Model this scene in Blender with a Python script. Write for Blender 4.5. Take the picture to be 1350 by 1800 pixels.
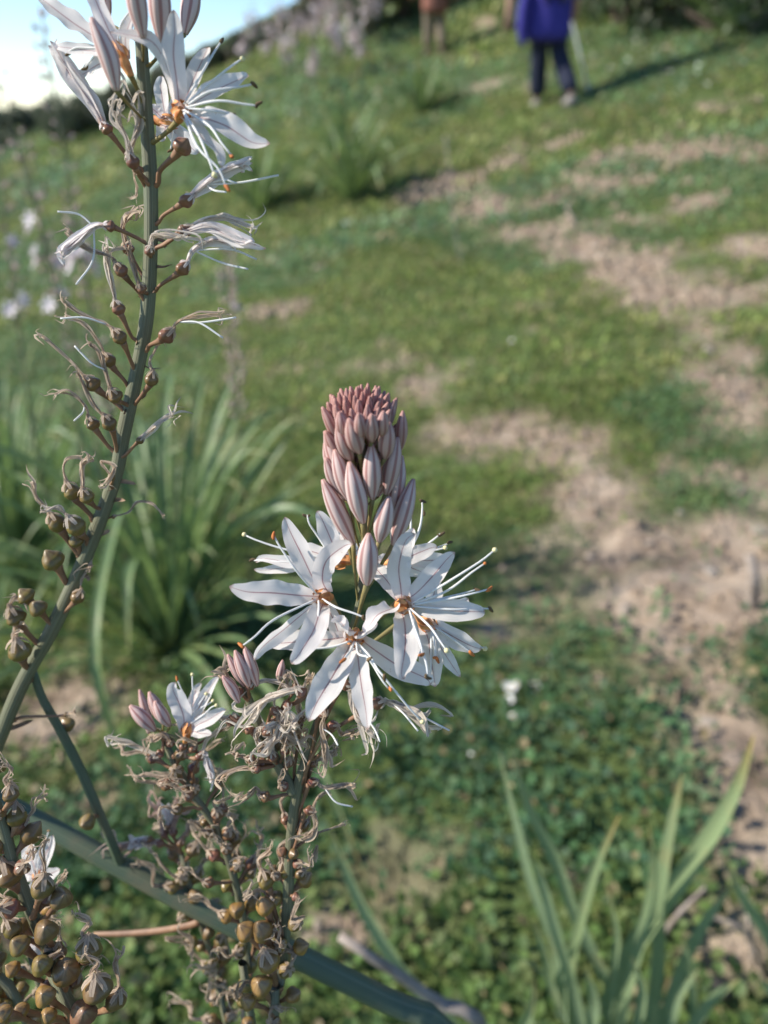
import bpy, math, random
import numpy as np
from mathutils import Vector
R = math.radians
for o in list(bpy.data.objects): bpy.data.objects.remove(o)
SC = bpy.context.scene
COL = SC.collection
rng = np.random.default_rng(7)
random.seed(7)

# ------------------------------------------------------------------ camera
PITCH = R(28.0)
CAM = np.array([0.0, 0.0, 1.05])
FPX = 1352.0                      # focal length in pixels of the 1350x1800 photograph
FW = np.array([0, math.cos(PITCH), -math.sin(PITCH)])
UP = np.array([0, math.sin(PITCH), math.cos(PITCH)])
RT = np.array([1.0, 0, 0])
FOCUS = 0.190
cd = bpy.data.cameras.new('camera')
cd.sensor_fit = 'VERTICAL'; cd.sensor_height = 34.6
cd.lens = 34.6 * FPX / 1800.0
cd.clip_start = 0.01; cd.clip_end = 2000
cd.dof.use_dof = True; cd.dof.focus_distance = FOCUS
cd.dof.aperture_fstop = cd.lens / 2.75      # a 2.75 mm pupil, as in a phone
cam = bpy.data.objects.new('camera', cd); COL.objects.link(cam)
cam.location = CAM; cam.rotation_euler = (math.pi / 2 - PITCH, 0, 0)
SC.camera = cam

# ------------------------------------------------------------------ sky, sun, exposure
SUN_EL, SUN_AZ = R(36), R(-94)     # azimuth from +Y towards +X
w = bpy.data.worlds.new('World'); SC.world = w; w.use_nodes = True
nt = w.node_tree; nt.nodes.clear()
wo = nt.nodes.new('ShaderNodeOutputWorld'); bg = nt.nodes.new('ShaderNodeBackground')
sky = nt.nodes.new('ShaderNodeTexSky'); sky.sky_type = 'NISHITA'; sky.sun_disc = False
sky.sun_elevation = SUN_EL; sky.sun_rotation = SUN_AZ
sky.air_density = 1.0; sky.dust_density = 0.0; sky.altitude = 1500; sky.ozone_density = 3.5
bg.inputs['Strength'].default_value = 0.092
nt.links.new(sky.outputs[0], bg.inputs[0]); nt.links.new(bg.outputs[0], wo.inputs[0])
sd = bpy.data.lights.new('sun', 'SUN'); sd.energy = 3.3; sd.angle = R(1.0); sd.color = (1, .93, .82)
so = bpy.data.objects.new('sun', sd); COL.objects.link(so)
sdir = Vector((math.sin(SUN_AZ) * math.cos(SUN_EL), math.cos(SUN_AZ) * math.cos(SUN_EL), math.sin(SUN_EL)))
so.rotation_euler = sdir.to_track_quat('Z', 'Y').to_euler(); so.location = (-3, 2, 5)
SC.view_settings.view_transform = 'Standard'; SC.view_settings.look = 'None'
SC.view_settings.gamma = 1; SC.view_settings.use_curve_mapping = False
SC.view_settings.exposure = 1.2
SC.cycles.use_denoising = True
SC.cycles.max_bounces = 8; SC.cycles.transparent_max_bounces = 6

# ------------------------------------------------------------------ coordinates
def q(px, py, d):
    "a point at depth d seen at pixel px, py of the photograph"
    return CAM + d * (FW + RT * (px - 675) / FPX + UP * (900 - py) / FPX)

def hsh(i, j, s):
    n = (i * 374761393 + j * 668265263 + s * 1442695041) & 0xffffffff
    n = ((n ^ (n >> 13)) * 1274126177) & 0xffffffff
    return ((n ^ (n >> 16)) & 0xffff) / 65535.0
def vnoise(x, y, s=0):
    x = np.asarray(x, float); y = np.asarray(y, float)
    i = np.floor(x).astype(np.int64); j = np.floor(y).astype(np.int64)
    u = x - i; v = y - j; u = u * u * (3 - 2 * u); v = v * v * (3 - 2 * v)
    a = hsh(i, j, s); b = hsh(i + 1, j, s); c = hsh(i, j + 1, s); d = hsh(i + 1, j + 1, s)
    return (a * (1 - u) + b * u) * (1 - v) + (c * (1 - u) + d * u) * v
def fbm(x, y, s=0, o=4):
    r = 0; a = .5; f = 1.0
    for k in range(o):
        r = r + a * vnoise(np.asarray(x) * f, np.asarray(y) * f, s + k * 17); a *= .5; f *= 2.03
    return r

def terrain0(x, y):
    x = np.asarray(x, float); y = np.asarray(y, float)
    yp = np.maximum(y, 0)
    ye = np.where(yp < 14, yp, 14 + 5 * (1 - np.exp(-(yp - 14) / 5)))
    xe = 14 * np.tanh(x / 14)
    g = -1 - .104 * ye + .0198 * ye ** 2 - .6 * np.clip((ye - 8) / 8, 0, 1) ** 2
    a = .1 + .018 * ye
    return CAM[2] + g + a * xe + .25 * (fbm(x * .25, y * .25, 3, 3) - .44) * np.clip((yp - 3) / 6, 0, 1) + .05 * (fbm(x * 1.1, y * 1.1, 9, 3) - .44)

def hit(px, py, fn=terrain0):
    "where the line of sight through a pixel meets the ground"
    d = FW + RT * (px - 675) / FPX + UP * (900 - py) / FPX
    t = .3 * 1.004 ** np.arange(1330)
    P = CAM + d * t[:, None]
    k = np.nonzero(P[:, 2] < fn(P[:, 0], P[:, 1]))[0]
    k = k[0] if len(k) else len(t) - 1
    return P[k], float(t[k])

# bare soil, as (pixel x, pixel y, half width, half height) looked up on the ground
SOILPX = [(760, 335, 75, 22), (850, 370, 60, 20), (930, 405, 70, 24), (1010, 435, 80, 30), (1100, 480, 75, 36), (1170, 525, 70, 46), (1215, 565, 70, 50), (1260, 610, 75, 55), (1300, 660, 75, 60), (1325, 710, 75, 60), (1340, 770, 70, 60), (1345, 850, 60, 60),
          (990, 250, 40, 10), (1050, 282, 45, 12), (1120, 325, 50, 16), (1240, 350, 50, 18), (855, 150, 40, 12), (1320, 440, 40, 30), (855, 40, 22, 16),
          (800, 765, 75, 40), (900, 760, 90, 42), (980, 800, 80, 50), (1040, 870, 95, 60), (960, 950, 70, 40), (1070, 960, 110, 70), (1180, 950, 100, 60),
          (1290, 940, 80, 55), (1150, 1050, 110, 60), (1260, 1060, 90, 60), (1170, 1150, 75, 55), (1250, 1190, 80, 60), (1280, 1290, 70, 70), (1325, 1390, 70, 80), (1310, 1500, 60, 60),
          (90, 1265, 90, 45), (150, 1420, 50, 35), (500, 550, 60, 18), (730, 700, 45, 22), (595, 1650, 40, 30), (20, 1660, 90, 60), (230, 1640, 50, 40), (1020, 1535, 30, 25), (1270, 1690, 90, 60), (860, 1110, 40, 25)]
def blob(px, py, rx, ry):
    p, t = hit(px, py); e0, t0 = hit(px, py - ry); e1, t1 = hit(px, py + ry)
    return (p[0], p[1], rx * t / FPX, max(abs(e0[1] - e1[1]) / 2, .02))
SOIL = [blob(a[0], a[1], a[2] * (.8 if a[1] < 500 else 1), a[3] * (.62 if a[1] < 500 else 1)) for a in SOILPX]
SOILW = [blob(*a) for a in [(1040, 330, 220, 40), (1230, 560, 140, 100), (1080, 950, 260, 170), (1260, 1260, 120, 220), (1270, 1640, 110, 110)]]
def soil(x, y):
    x = np.asarray(x, float); y = np.asarray(y, float)
    m = np.zeros_like(x)
    for cx, cy, rx, ry in SOIL:
        m = np.maximum(m, np.exp(-(((x - cx) / rx) ** 2 + ((y - cy) / ry) ** 2) * .55))
    for cx, cy, rx, ry in SOILW:
        m = np.maximum(m, .6 * np.exp(-(((x - cx) / rx) ** 2 + ((y - cy) / ry) ** 2) * .6))
    n = fbm(x * 2.6, y * 2.6, 31, 4) + .5 * (fbm(x * 9, y * 9, 77, 3) - .44)
    return np.clip((m - .50 + 1.5 * (n - .47)) * 1.8 + .5, 0, 1)
def terrain(x, y):
    s = soil(x, y)
    return terrain0(x, y) + s * (.075 * (fbm(np.asarray(x) * 9, np.asarray(y) * 9, 5, 3) - .44) + .016 * (vnoise(np.asarray(x) * 45, np.asarray(y) * 45, 8) - .5))
def on_ground(x, y): return np.array([x, y, float(terrain(np.array([x]), np.array([y]))[0])])

# ------------------------------------------------------------------ mesh helpers
class MB:
    def __init__(s): s.v = []; s.f = []; s.uv = []; s.m = []; s.n = 0
    def grid(s, V, mat=0, uv=None):
        nv, nu = V.shape[:2]
        idx = np.arange(nv * nu).reshape(nv, nu) + s.n
        f = np.stack([idx[:-1, :-1], idx[:-1, 1:], idx[1:, 1:], idx[1:, :-1]], -1).reshape(-1, 4)
        if uv is None:
            u, v = np.meshgrid(np.linspace(0, 1, nu), np.linspace(0, 1, nv))
            uv = np.stack([u, v], -1)
        s.v.append(V.reshape(-1, 3)); s.f.append(f); s.uv.append(uv.reshape(-1, 2)); s.m.append(np.full(len(f), mat)); s.n += nv * nu
        return s
    def raw(s, V, F, uv, mat=0):
        s.v.append(V); s.f.append(F + s.n); s.uv.append(uv); s.m.append(np.full(len(F), mat)); s.n += len(V); return s
    def data(s, name, mats, org=(0, 0, 0), smooth=True, col=None):
        v = np.concatenate(s.v) - np.asarray(org); f = np.concatenate(s.f); uv = np.concatenate(s.uv); m = np.concatenate(s.m)
        me = bpy.data.meshes.new(name)
        me.vertices.add(len(v)); me.vertices.foreach_set('co', v.astype(np.float32).ravel())
        k = f.shape[1]
        me.loops.add(f.size); me.loops.foreach_set('vertex_index', f.astype(np.int32).ravel())
        me.polygons.add(len(f)); me.polygons.foreach_set('loop_start', (np.arange(len(f)) * k).astype(np.int32))
        me.polygons.foreach_set('material_index', m.astype(np.int32))
        ul = me.uv_layers.new(name='UVMap'); ul.data.foreach_set('uv', uv[f.ravel()].astype(np.float32).ravel())
        if col is not None:
            a = me.color_attributes.new('col', 'FLOAT_COLOR', 'POINT'); a.data.foreach_set('color', col.astype(np.float32).ravel())
        for mt in mats: me.materials.append(mt)
        me.update(calc_edges=True)
        me.polygons.foreach_set('use_smooth', np.full(len(f), smooth))
        return me
    def build(s, name, mats, parent=None, org=None, smooth=True, col=None, color=None):
        if not isinstance(mats, (list, tuple)): mats = [mats]
        if org is None: org = parent['_o'] if parent is not None else (0, 0, 0)
        me = s.data(name, mats, org, smooth, col)
        o = bpy.data.objects.new(name, me); COL.objects.link(o)
        if parent is not None:
            o.parent = parent; o['_o'] = list(parent['_o'])
        else:
            o.location = org; o['_o'] = list(org)
        if color is not None: o.color = color
        return o

def thing(name, loc, label, cat, group=None):
    o = bpy.data.objects.new(name, None); COL.objects.link(o); o.location = loc; o['_o'] = [float(a) for a in loc]
    o.empty_display_size = .02
    return tag(o, label, cat, group)
def tag(o, label=None, cat=None, group=None, kind=None):
    if label: o['label'] = label
    if cat: o['category'] = cat
    if group: o['group'] = group
    if kind: o['kind'] = kind
    return o
def nrm(a):
    a = np.asarray(a, float); return a / np.maximum(np.linalg.norm(a, axis=-1, keepdims=True), 1e-12)
def crv(pts, n):
    P = np.asarray(pts, float)
    if len(P) == 2: return P[0] + (P[1] - P[0]) * np.linspace(0, 1, n)[:, None]
    P = np.vstack([2 * P[0] - P[1], P, 2 * P[-1] - P[-2]])
    L = np.concatenate([[0], np.cumsum(np.linalg.norm(np.diff(P[1:-1], axis=0), axis=1))]); L /= L[-1]
    out = []
    for t in np.linspace(0, 1, n):
        i = min(max(np.searchsorted(L, t, 'right') - 1, 0), len(L) - 2)
        u = (t - L[i]) / max(L[i + 1] - L[i], 1e-9)
        a, b, c, d = P[i], P[i + 1], P[i + 2], P[i + 3]
        out.append(.5 * (2 * b + (c - a) * u + (2 * a - 5 * b + 4 * c - d) * u * u + (3 * b - a - 3 * c + d) * u ** 3))
    return np.array(out)
def tang(C): return nrm(np.gradient(C, axis=0))
def frames(C):
    T = tang(C); ref = np.array([.31, -.9, .28]); 
    if abs(T[0] @ nrm(ref)) > .9: ref = np.array([1., 0, .2])
    S = np.zeros_like(T); s = nrm(np.cross(T[0], ref))
    for i in range(len(T)):
        s = nrm(s - T[i] * (s @ T[i])); S[i] = s
    return T, S, np.cross(T, S)
def tube(mb, pts, rad, n=14, seg=8, mat=0, lobes=0, lobeamp=0, cap=True, jitter=0):
    C = crv(pts, n); T, S, B = frames(C)
    r = np.interp(np.linspace(0, 1, n), np.linspace(0, 1, len(rad)), rad) if np.ndim(rad) else np.full(n, rad)
    if jitter: r = r * (1 + jitter * rng.normal(size=n))
    if cap:
        C = np.vstack([C[0], C, C[-1]]); S = np.vstack([S[0], S, S[-1]]); B = np.vstack([B[0], B, B[-1]]); r = np.concatenate([[1e-6], r, [1e-6]])
    a = np.linspace(0, 2 * np.pi, seg + 1)
    rr = r[:, None] * (1 + lobeamp * np.cos(lobes * a)[None, :])
    V = C[:, None] + rr[..., None] * (np.cos(a)[None, :, None] * S[:, None] + np.sin(a)[None, :, None] * B[:, None])
    return mb.grid(V, mat)
TOCAM = -FW
def ribbon(mb, pts, W, face=None, nv=14, nu=7, prof='tepal', keel=.2, ruffle=0., twist=0., mat=0, roll=0., tipcurl=0.):
    C = crv(pts, nv); T = tang(C)
    face = TOCAM if face is None else np.asarray(face, float)
    S = np.cross(T, face); 
    bad = np.linalg.norm(S, axis=1) < .05
    if bad.any(): S[bad] = np.cross(T[bad], UP)
    S = nrm(S)
    for i in range(1, nv):
        if S[i] @ S[i - 1] < 0: S[i] = -S[i]
    N = np.cross(S, T)
    v = np.linspace(0, 1, nv)
    if twist or roll:
        a = (roll + twist * v)[:, None]; S, N = S * np.cos(a) + N * np.sin(a), N * np.cos(a) - S * np.sin(a)
    if prof == 'tepal': p = np.minimum(.42 + .58 * np.sin(np.clip(v / .55, 0, 1) * np.pi / 2), 1) * np.clip((1 - v) / .36, 0, 1) ** .5; p = np.maximum(p, .26 * (v < .2)); p[-1] = .06
    elif prof == 'leaf': p = np.clip(1.05 - .3 * v - .68 * np.clip((v - .72) / .28, 0, 1) ** 2.0, .07, 1)
    else: p = np.clip(.55 + .5 * np.sin(v * 3 + .3), .2, 1) * np.where(v > .85, (1 - v) / .15 * .6 + .4, 1)
    w = W / 2 * p
    s = np.linspace(-1, 1, nu)
    off = keel * np.abs(s) ** 1.6
    V = C[:, None] + S[:, None] * (s[None, :, None] * w[:, None, None]) + N[:, None] * (off[None, :, None] * w[:, None, None])
    if ruffle:
        ph = rng.uniform(0, 6.3, 2); fr = rng.uniform(2.0, 4.5, 2)
        rf = ruffle * W * (np.sin(v * fr[0] * 6.3 + ph[0])[:, None] * np.clip(s, 0, 1)[None] ** 2 + np.sin(v * fr[1] * 6.3 + ph[1])[:, None] * np.clip(-s, 0, 1)[None] ** 2) * np.sin(v * np.pi)[:, None]
        V = V + N[:, None] * rf[..., None] + S[:, None] * (rf * .35)[..., None]
    return mb.grid(V, mat)

# ------------------------------------------------------------------ materials
def mat(name, fn, **kw):
    m = bpy.data.materials.new(name); m.use_nodes = True; t = m.node_tree; t.nodes.clear()
    def N(ty, **k):
        n = t.nodes.new('ShaderNode' + ty)
        for a, b in k.items():
            if a.startswith('i_'): n.inputs[a[2:].replace('_', ' ')].default_value = b
            else: setattr(n, a, b)
        return n
    def L(a, b): t.links.new(a, b)
    def mix(f, a, b, bt='MIX'):
        n = N('MixRGB', blend_type=bt)
        for s, x in ((0, f), (1, a), (2, b)):
            if hasattr(x, 'links'): L(x, n.inputs[s])
            else: n.inputs[s].default_value = x if s == 0 else (*x[:3], 1)
        return n.outputs[0]
    def ramp(x, stops):
        n = N('ValToRGB'); L(x, n.inputs[0]); e = n.color_ramp.elements
        while len(e) < len(stops): e.new(.5)
        for k, (p, c) in enumerate(stops):
            e[k].position = p; e[k].color = (*c, 1) if len(c) == 3 else c
        return n.outputs[0]
    def math_(op, a, b=0.0, c=0.0):
        n = N('Math', operation=op)
        for s, x in enumerate((a, b, c)):
            if hasattr(x, 'links'): L(x, n.inputs[s])
            else: n.inputs[s].default_value = x
        return n.outputs[0]
    def noise(scale, detail=3, vec=None, rough=.55):
        n = N('TexNoise'); n.inputs['Scale'].default_value = scale; n.inputs['Detail'].default_value = detail; n.inputs['Roughness'].default_value = rough
        L(vec if vec is not None else N('TexCoord').outputs['Object'], n.inputs['Vector']); return n.outputs[0]
    H = dict(N=N, L=L, mix=mix, ramp=ramp, math=math_, noise=noise)
    r = fn(type('H', (), {k: staticmethod(x) if callable(x) else x for k, x in H.items()}))
    colr, rough, trans, bump = r.get('c'), r.get('r', .6), r.get('t', 0), r.get('b')
    p = N('BsdfPrincipled'); p.inputs['Roughness'].default_value = rough
    p.inputs['Specular IOR Level'].default_value = r.get('s', .4)
    if hasattr(colr, 'links'): L(colr, p.inputs['Base Color'])
    else: p.inputs['Base Color'].default_value = (*colr, 1)
    if bump is not None:
        bn = N('Bump'); bn.inputs['Strength'].default_value = r.get('bs', .4); bn.inputs['Distance'].default_value = r.get('bd', .001); L(bump, bn.inputs['Height']); L(bn.outputs[0], p.inputs['Normal'])
    out = p.outputs[0]
    if trans:
        tr = N('BsdfTranslucent'); 
        tc = r.get('tc', colr)
        if hasattr(tc, 'links'): L(tc, tr.inputs[0])
        else: tr.inputs[0].default_value = (*tc, 1)
        ms = N('MixShader'); ms.inputs[0].default_value = trans; L(out, ms.inputs[1]); L(tr.outputs[0], ms.inputs[2]); out = ms.outputs[0]
    o = N('OutputMaterial'); L(out, o.inputs[0])
    return m
def uvxy(h):
    sp = h.N('SeparateXYZ'); h.L(h.N('TexCoord').outputs['UV'], sp.inputs[0]); return sp.outputs[0], sp.outputs[1]

def f_tepal(h):
    u, v = uvxy(h)
    d = h.math('ABSOLUTE', h.math('SUBTRACT', u, .5))
    d = h.math('ADD', d, h.math('MULTIPLY', h.math('SUBTRACT', h.noise(400, 2), .5), .02))
    wv = h.math('SUBTRACT', .048, h.math('MULTIPLY', v, .022))
    st = h.math('SUBTRACT', 1, h.math('DIVIDE', d, wv)); 
    n = h.N('Math', operation='MULTIPLY', use_clamp=True); h.L(st, n.inputs[0]); n.inputs[1].default_value = 2.2
    halo = h.N('Math', operation='MULTIPLY', use_clamp=True); h.L(h.math('SUBTRACT', .16, d), halo.inputs[0]); halo.inputs[1].default_value = 2.4
    mpv = h.N('Mapping'); mpv.inputs['Scale'].default_value = (60, 2.5, 1); h.L(h.N('TexCoord').outputs['UV'], mpv.inputs[0])
    base = h.mix(h.noise(250, 3), (.84, .79, .77), (.89, .85, .83))
    base = h.mix(h.math('MULTIPLY', h.ramp(h.noise(1, 2, mpv.outputs[0]), [(.5, (0, 0, 0)), (.72, (1, 1, 1))]), .35), base, (.72, .67, .69))
    ed = h.ramp(d, [(.44, (0, 0, 0)), (.5, (1, 1, 1))]); base = h.mix(h.math('MULTIPLY', h.math('MULTIPLY', ed, h.ramp(h.noise(420, 2), [(.5, (0, 0, 0)), (.68, (1, 1, 1))])), .5), base, (.62, .50, .40))
    base = h.mix(h.math('MULTIPLY', h.ramp(h.noise(700, 2), [(.70, (0, 0, 0)), (.76, (1, 1, 1))]), .5), base, (.55, .40, .32))
    fine = h.N('TexWave', wave_type='BANDS'); 
    base = h.mix(halo.outputs[0], base, (.78, .66, .66))
    c = h.mix(h.math('MULTIPLY', n.outputs[0], h.math('ADD', .45, h.math('MULTIPLY', h.noise(260, 2), .6))), base, (.36, .15, .17))
    tipm = h.ramp(v, [(0, (0, 0, 0)), (.955, (0, 0, 0)), (.99, (1, 1, 1))])
    c = h.mix(h.math('MULTIPLY', tipm, .75), c, (.42, .24, .18))
    bas = h.ramp(v, [(0, (1, 1, 1)), (.1, (0, 0, 0))])
    c = h.mix(h.math('MULTIPLY', bas, .6), c, (.75, .46, .32))
    t = h.N('MapRange'); 
    bumpn = h.N('TexNoise'); mp = h.N('Mapping'); mp.inputs['Scale'].default_value = (46, 3, 1); h.L(h.N('TexCoord').outputs['UV'], mp.inputs[0]); h.L(mp.outputs[0], bumpn.inputs['Vector']); bumpn.inputs['Scale'].default_value = 1.0
    return dict(c=c, r=.55, t=.48, s=.25, b=bumpn.outputs[0], bs=.35, bd=.0004)
M = {}
M['tepal'] = mat('tepal', f_tepal)
def stripes(h, light, dark, n, sharp):
    u, v = uvxy(h)
    f = h.math('FRACT', h.math('MULTIPLY', u, n))
    d = h.math('ABSOLUTE', h.math('SUBTRACT', f, .5))
    k = h.N('Math', operation='MULTIPLY', use_clamp=True); h.L(h.math('SUBTRACT', .23, d), k.inputs[0]); k.inputs[1].default_value = sharp
    return k.outputs[0], v
def f_bud(h):
    k, v = stripes(h, 0, 0, 6, 8)
    oc = h.N('ObjectInfo').outputs['Color']; sp = h.N('SeparateColor'); h.L(oc, sp.inputs[0])
    pale = h.mix(sp.outputs[0], (.70, .565, .53), (.37, .15, .12))
    dark = h.mix(sp.outputs[0], (.33, .13, .125), (.25, .07, .06))
    c = h.mix(h.math('MULTIPLY', k, .85), pale, dark)
    tip = h.ramp(v, [(0, (0, 0, 0)), (.8, (0, 0, 0)), (1, (1, 1, 1))])
    c = h.mix(h.math('MULTIPLY', tip, .7), c, (.42, .18, .125))
    c = h.mix(h.math('MULTIPLY', h.noise(300, 3), .2), c, (.6, .45, .42))
    return dict(c=c, r=.5, t=.12, s=.3, b=k, bs=.25, bd=.0004)
M['bud'] = mat('bud', f_bud)
def f_stem(h):
    mp = h.N('Mapping'); mp.inputs['Scale'].default_value = (26, 2.5, 1); h.L(h.N('TexCoord').outputs['UV'], mp.inputs[0])
    n = h.noise(1.0, 4, mp.outputs[0])
    c = h.ramp(n, [(.3, (.085, .105, .065)), (.55, (.145, .17, .105)), (.75, (.28, .30, .21))])
    c = h.mix(h.math('MULTIPLY', h.noise(90, 3), .55), c, (.17, .12, .075))
    return dict(c=c, r=.55, s=.35, b=n, bs=.6, bd=.0008)
M['stem'] = mat('stem', f_stem)
def f_stalk(h):
    mp = h.N('Mapping'); mp.inputs['Scale'].default_value = (20, 2.5, 1); h.L(h.N('TexCoord').outputs['UV'], mp.inputs[0])
    n = h.noise(1.0, 4, mp.outputs[0])
    c = h.ramp(n, [(.3, (.055, .085, .06)), (.55, (.09, .125, .08)), (.75, (.15, .17, .12))])
    c = h.mix(h.math('MULTIPLY', h.ramp(h.noise(70, 4), [(.5, (0, 0, 0)), (.7, (1, 1, 1))]), .5), c, (.17, .14, .09))
    return dict(c=c, r=.55, s=.35, b=n, bs=.3, bd=.0006)
M['stalk'] = mat('stalk', f_stalk)
def f_pedicel(h):
    n = h.noise(160, 3)
    return dict(c=h.ramp(n, [(.3, (.16, .085, .05)), (.6, (.25, .14, .08)), (.8, (.36, .25, .15))]), r=.55, s=.35)
M['pedicel'] = mat('pedicel', f_pedicel)
M['green_pedicel'] = mat('green_pedicel', lambda h: dict(c=h.ramp(h.noise(160, 3), [(.3, (.15, .14, .05)), (.6, (.24, .19, .075)), (.8, (.33, .22, .11))]), r=.55, s=.35))
M['dry_twig'] = mat('dry_twig', lambda h: dict(c=h.ramp(h.noise(60, 4), [(.3, (.20, .16, .13)), (.7, (.36, .31, .27))]), r=.8, s=.2))
def f_capsule(h):
    k, v = stripes(h, 0, 0, 6, 9)
    oc = h.N('ObjectInfo').outputs['Color']
    n = h.noise(220, 4)
    c = h.mix(h.ramp(n, [(.35, (0, 0, 0)), (.75, (1, 1, 1))]), oc, (.19, .12, .05))
    up = h.ramp(v, [(0, (.5,) * 3), (.25, (0, 0, 0)), (.62, (0, 0, 0)), (.86, (1, 1, 1))])
    c = h.mix(h.math('MULTIPLY', up, .42), c, (.34, .25, .17))
    c = h.mix(h.math('MULTIPLY', h.math('MULTIPLY', k, v), .55), c, (.11, .06, .035))
    return dict(c=c, r=.36, s=.5, b=n, bs=.45, bd=.0008)
M['capsule'] = mat('capsule', f_capsule)
def f_wither(h):
    u, v = uvxy(h)
    d = h.math('ABSOLUTE', h.math('SUBTRACT', u, .5))
    k = h.N('Math', operation='MULTIPLY', use_clamp=True); h.L(h.math('SUBTRACT', .10, d), k.inputs[0]); k.inputs[1].default_value = 9
    oc = h.N('ObjectInfo').outputs['Color']
    c = h.mix(h.math('MULTIPLY', h.noise(180, 3), .4), oc, (.55, .42, .30))
    mp = h.N('Mapping'); mp.inputs['Scale'].default_value = (14, 3, 1); h.L(h.N('TexCoord').outputs['UV'], mp.inputs[0])
    st = h.noise(1, 3, mp.outputs[0])
    c = h.mix(h.math('MULTIPLY', h.ramp(st, [(.45, (0, 0, 0)), (.7, (1, 1, 1))]), .3), c, (.30, .21, .16))
    c = h.mix(h.math('MULTIPLY', k.outputs[0], .65), c, (.20, .10, .09))
    tip = h.ramp(v, [(0, (0, 0, 0)), (.9, (0, 0, 0)), (1, (1, 1, 1))])
    c = h.mix(h.math('MULTIPLY', tip, .6), c, (.16, .10, .06))
    return dict(c=c, r=.7, t=.5, s=.15, b=st, bs=.5, bd=.0006)
M['wither'] = mat('wither', f_wither)
M['filament'] = mat('filament', lambda h: dict(c=(.80, .80, .78), r=.5, t=.3, s=.3))
M['anther'] = mat('anther', lambda h: dict(c=h.ramp(h.noise(600, 2), [(.3, (.30, .09, .025)), (.7, (.55, .19, .05))]), r=.8))
M['anther_dark'] = mat('anther_dark', lambda h: dict(c=h.ramp(h.noise(600, 2), [(.3, (.05, .035, .02)), (.7, (.20, .13, .06))]), r=.85))
M['stigma'] = mat('stigma', lambda h: dict(c=(.70, .62, .34), r=.6))
M['disk'] = mat('disk', lambda h: dict(c=h.ramp(h.noise(500, 2), [(.35, (.40, .14, .045)), (.65, (.70, .33, .12))]), r=.65))
M['bract'] = mat('bract', lambda h: dict(c=h.ramp(h.noise(200, 3), [(.35, (.10, .06, .04)), (.7, (.42, .28, .18))]), r=.7, t=.15))
def f_leaf(h, ca, cb):
    u, v = uvxy(h)
    mp = h.N('Mapping'); mp.inputs['Scale'].default_value = (18, .8, 1); h.L(h.N('TexCoord').outputs['UV'], mp.inputs[0])
    n = h.noise(1.0, 3, mp.outputs[0])
    rnd = h.N('ObjectInfo').outputs['Random']
    c = h.ramp(n, [(.3, ca), (.7, cb)])
    c = h.mix(h.math('MULTIPLY', rnd, .4), c, (.25, .30, .11))
    c = h.mix(h.math('MULTIPLY', h.ramp(h.noise(22, 3), [(.55, (0, 0, 0)), (.75, (1, 1, 1))]), .5), c, (.36, .31, .15))
    tip = h.ramp(v, [(0, (0, 0, 0)), (.88, (0, 0, 0)), (.985, (1, 1, 1))])
    c = h.mix(h.math('MULTIPLY', tip, h.math('ADD', .25, h.math('MULTIPLY', rnd, .6))), c, (.40, .27, .10))
    tc = h.mix(.5, c, (.24, .36, .08))
    return dict(c=c, tc=tc, r=.42, t=.3, s=.45, b=n, bs=.25, bd=.001)
def leafmat(a, b):
    def f(h):
        return f_leaf(h, a, b)
    return f
M['leaf'] = mat('leaf', leafmat((.19, .27, .16), (.31, .40, .23))); M['leaf_deep'] = mat('leaf_deep', leafmat((.10, .175, .085), (.21, .31, .13)))
def f_grass(h):
    a = h.N('Attribute', attribute_name='col').outputs[0]
    return dict(c=a, tc=h.mix(.4, a, (.22, .30, .09)), r=.55, t=.42, s=.3)
M['grass'] = mat('grass', f_grass)
def f_ground(h):
    a = h.N('Attribute', attribute_name='col').outputs[0]
    g = h.N('NewGeometry').outputs['Position']
    n1 = h.noise(7, 5, g); n2 = h.noise(38, 4, g); n3 = h.noise(140, 3, g)
    so_ = h.ramp(n1, [(.32, (.13, .095, .068)), (.48, (.27, .208, .155)), (.64, (.40, .325, .25))])
    so_ = h.mix(h.math('MULTIPLY', h.ramp(n2, [(.4, (0, 0, 0)), (.62, (1, 1, 1))]), .45), so_, (.40, .32, .25))
    so_ = h.mix(h.math('MULTIPLY', h.ramp(n3, [(.5, (0, 0, 0)), (.75, (1, 1, 1))]), .3), so_, (.14, .10, .07))
    gr = h.ramp(n2, [(.3, (.055, .085, .03)), (.6, (.09, .125, .04)), (.8, (.15, .14, .07))])
    c = h.mix(a, gr, so_)
    return dict(c=c, r=.95, s=.1, b=h.math('ADD', n2, h.math('MULTIPLY', n3, .4)), bs=.8, bd=.02)
M['ground'] = mat('ground', f_ground)
M['stone'] = mat('stone', lambda h: dict(c=h.mix(h.N('ObjectInfo').outputs['Random'], (.27, .21, .16), (.38, .33, .28)), r=.85, b=h.noise(60, 4), bs=.5, bd=.004))
def f_bush(h):
    a = h.N('Attribute', attribute_name='col').outputs[0]
    return dict(c=a, r=.6, t=.2, s=.25)
M['bush'] = mat('bush', f_bush)
M['bark'] = mat('bark', lambda h: dict(c=h.ramp(h.noise(20, 4), [(.3, (.06, .045, .035)), (.7, (.14, .11, .085))]), r=.9))
M['pale_flower'] = mat('pale_flower', lambda h: dict(c=h.mix(h.N('ObjectInfo').outputs['Random'], (.62, .50, .52), (.80, .74, .77)), r=.6, t=.3))
M['dusky_flower'] = mat('dusky_flower', lambda h: dict(c=h.mix(h.N('ObjectInfo').outputs['Random'], (.48, .39, .38), (.72, .63, .64)), r=.6, t=.2))
M['dull_bud'] = mat('dull_bud', lambda h: dict(c=h.mix(h.noise(80, 2), (.42, .28, .25), (.55, .42, .38)), r=.6, t=.1))
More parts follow.
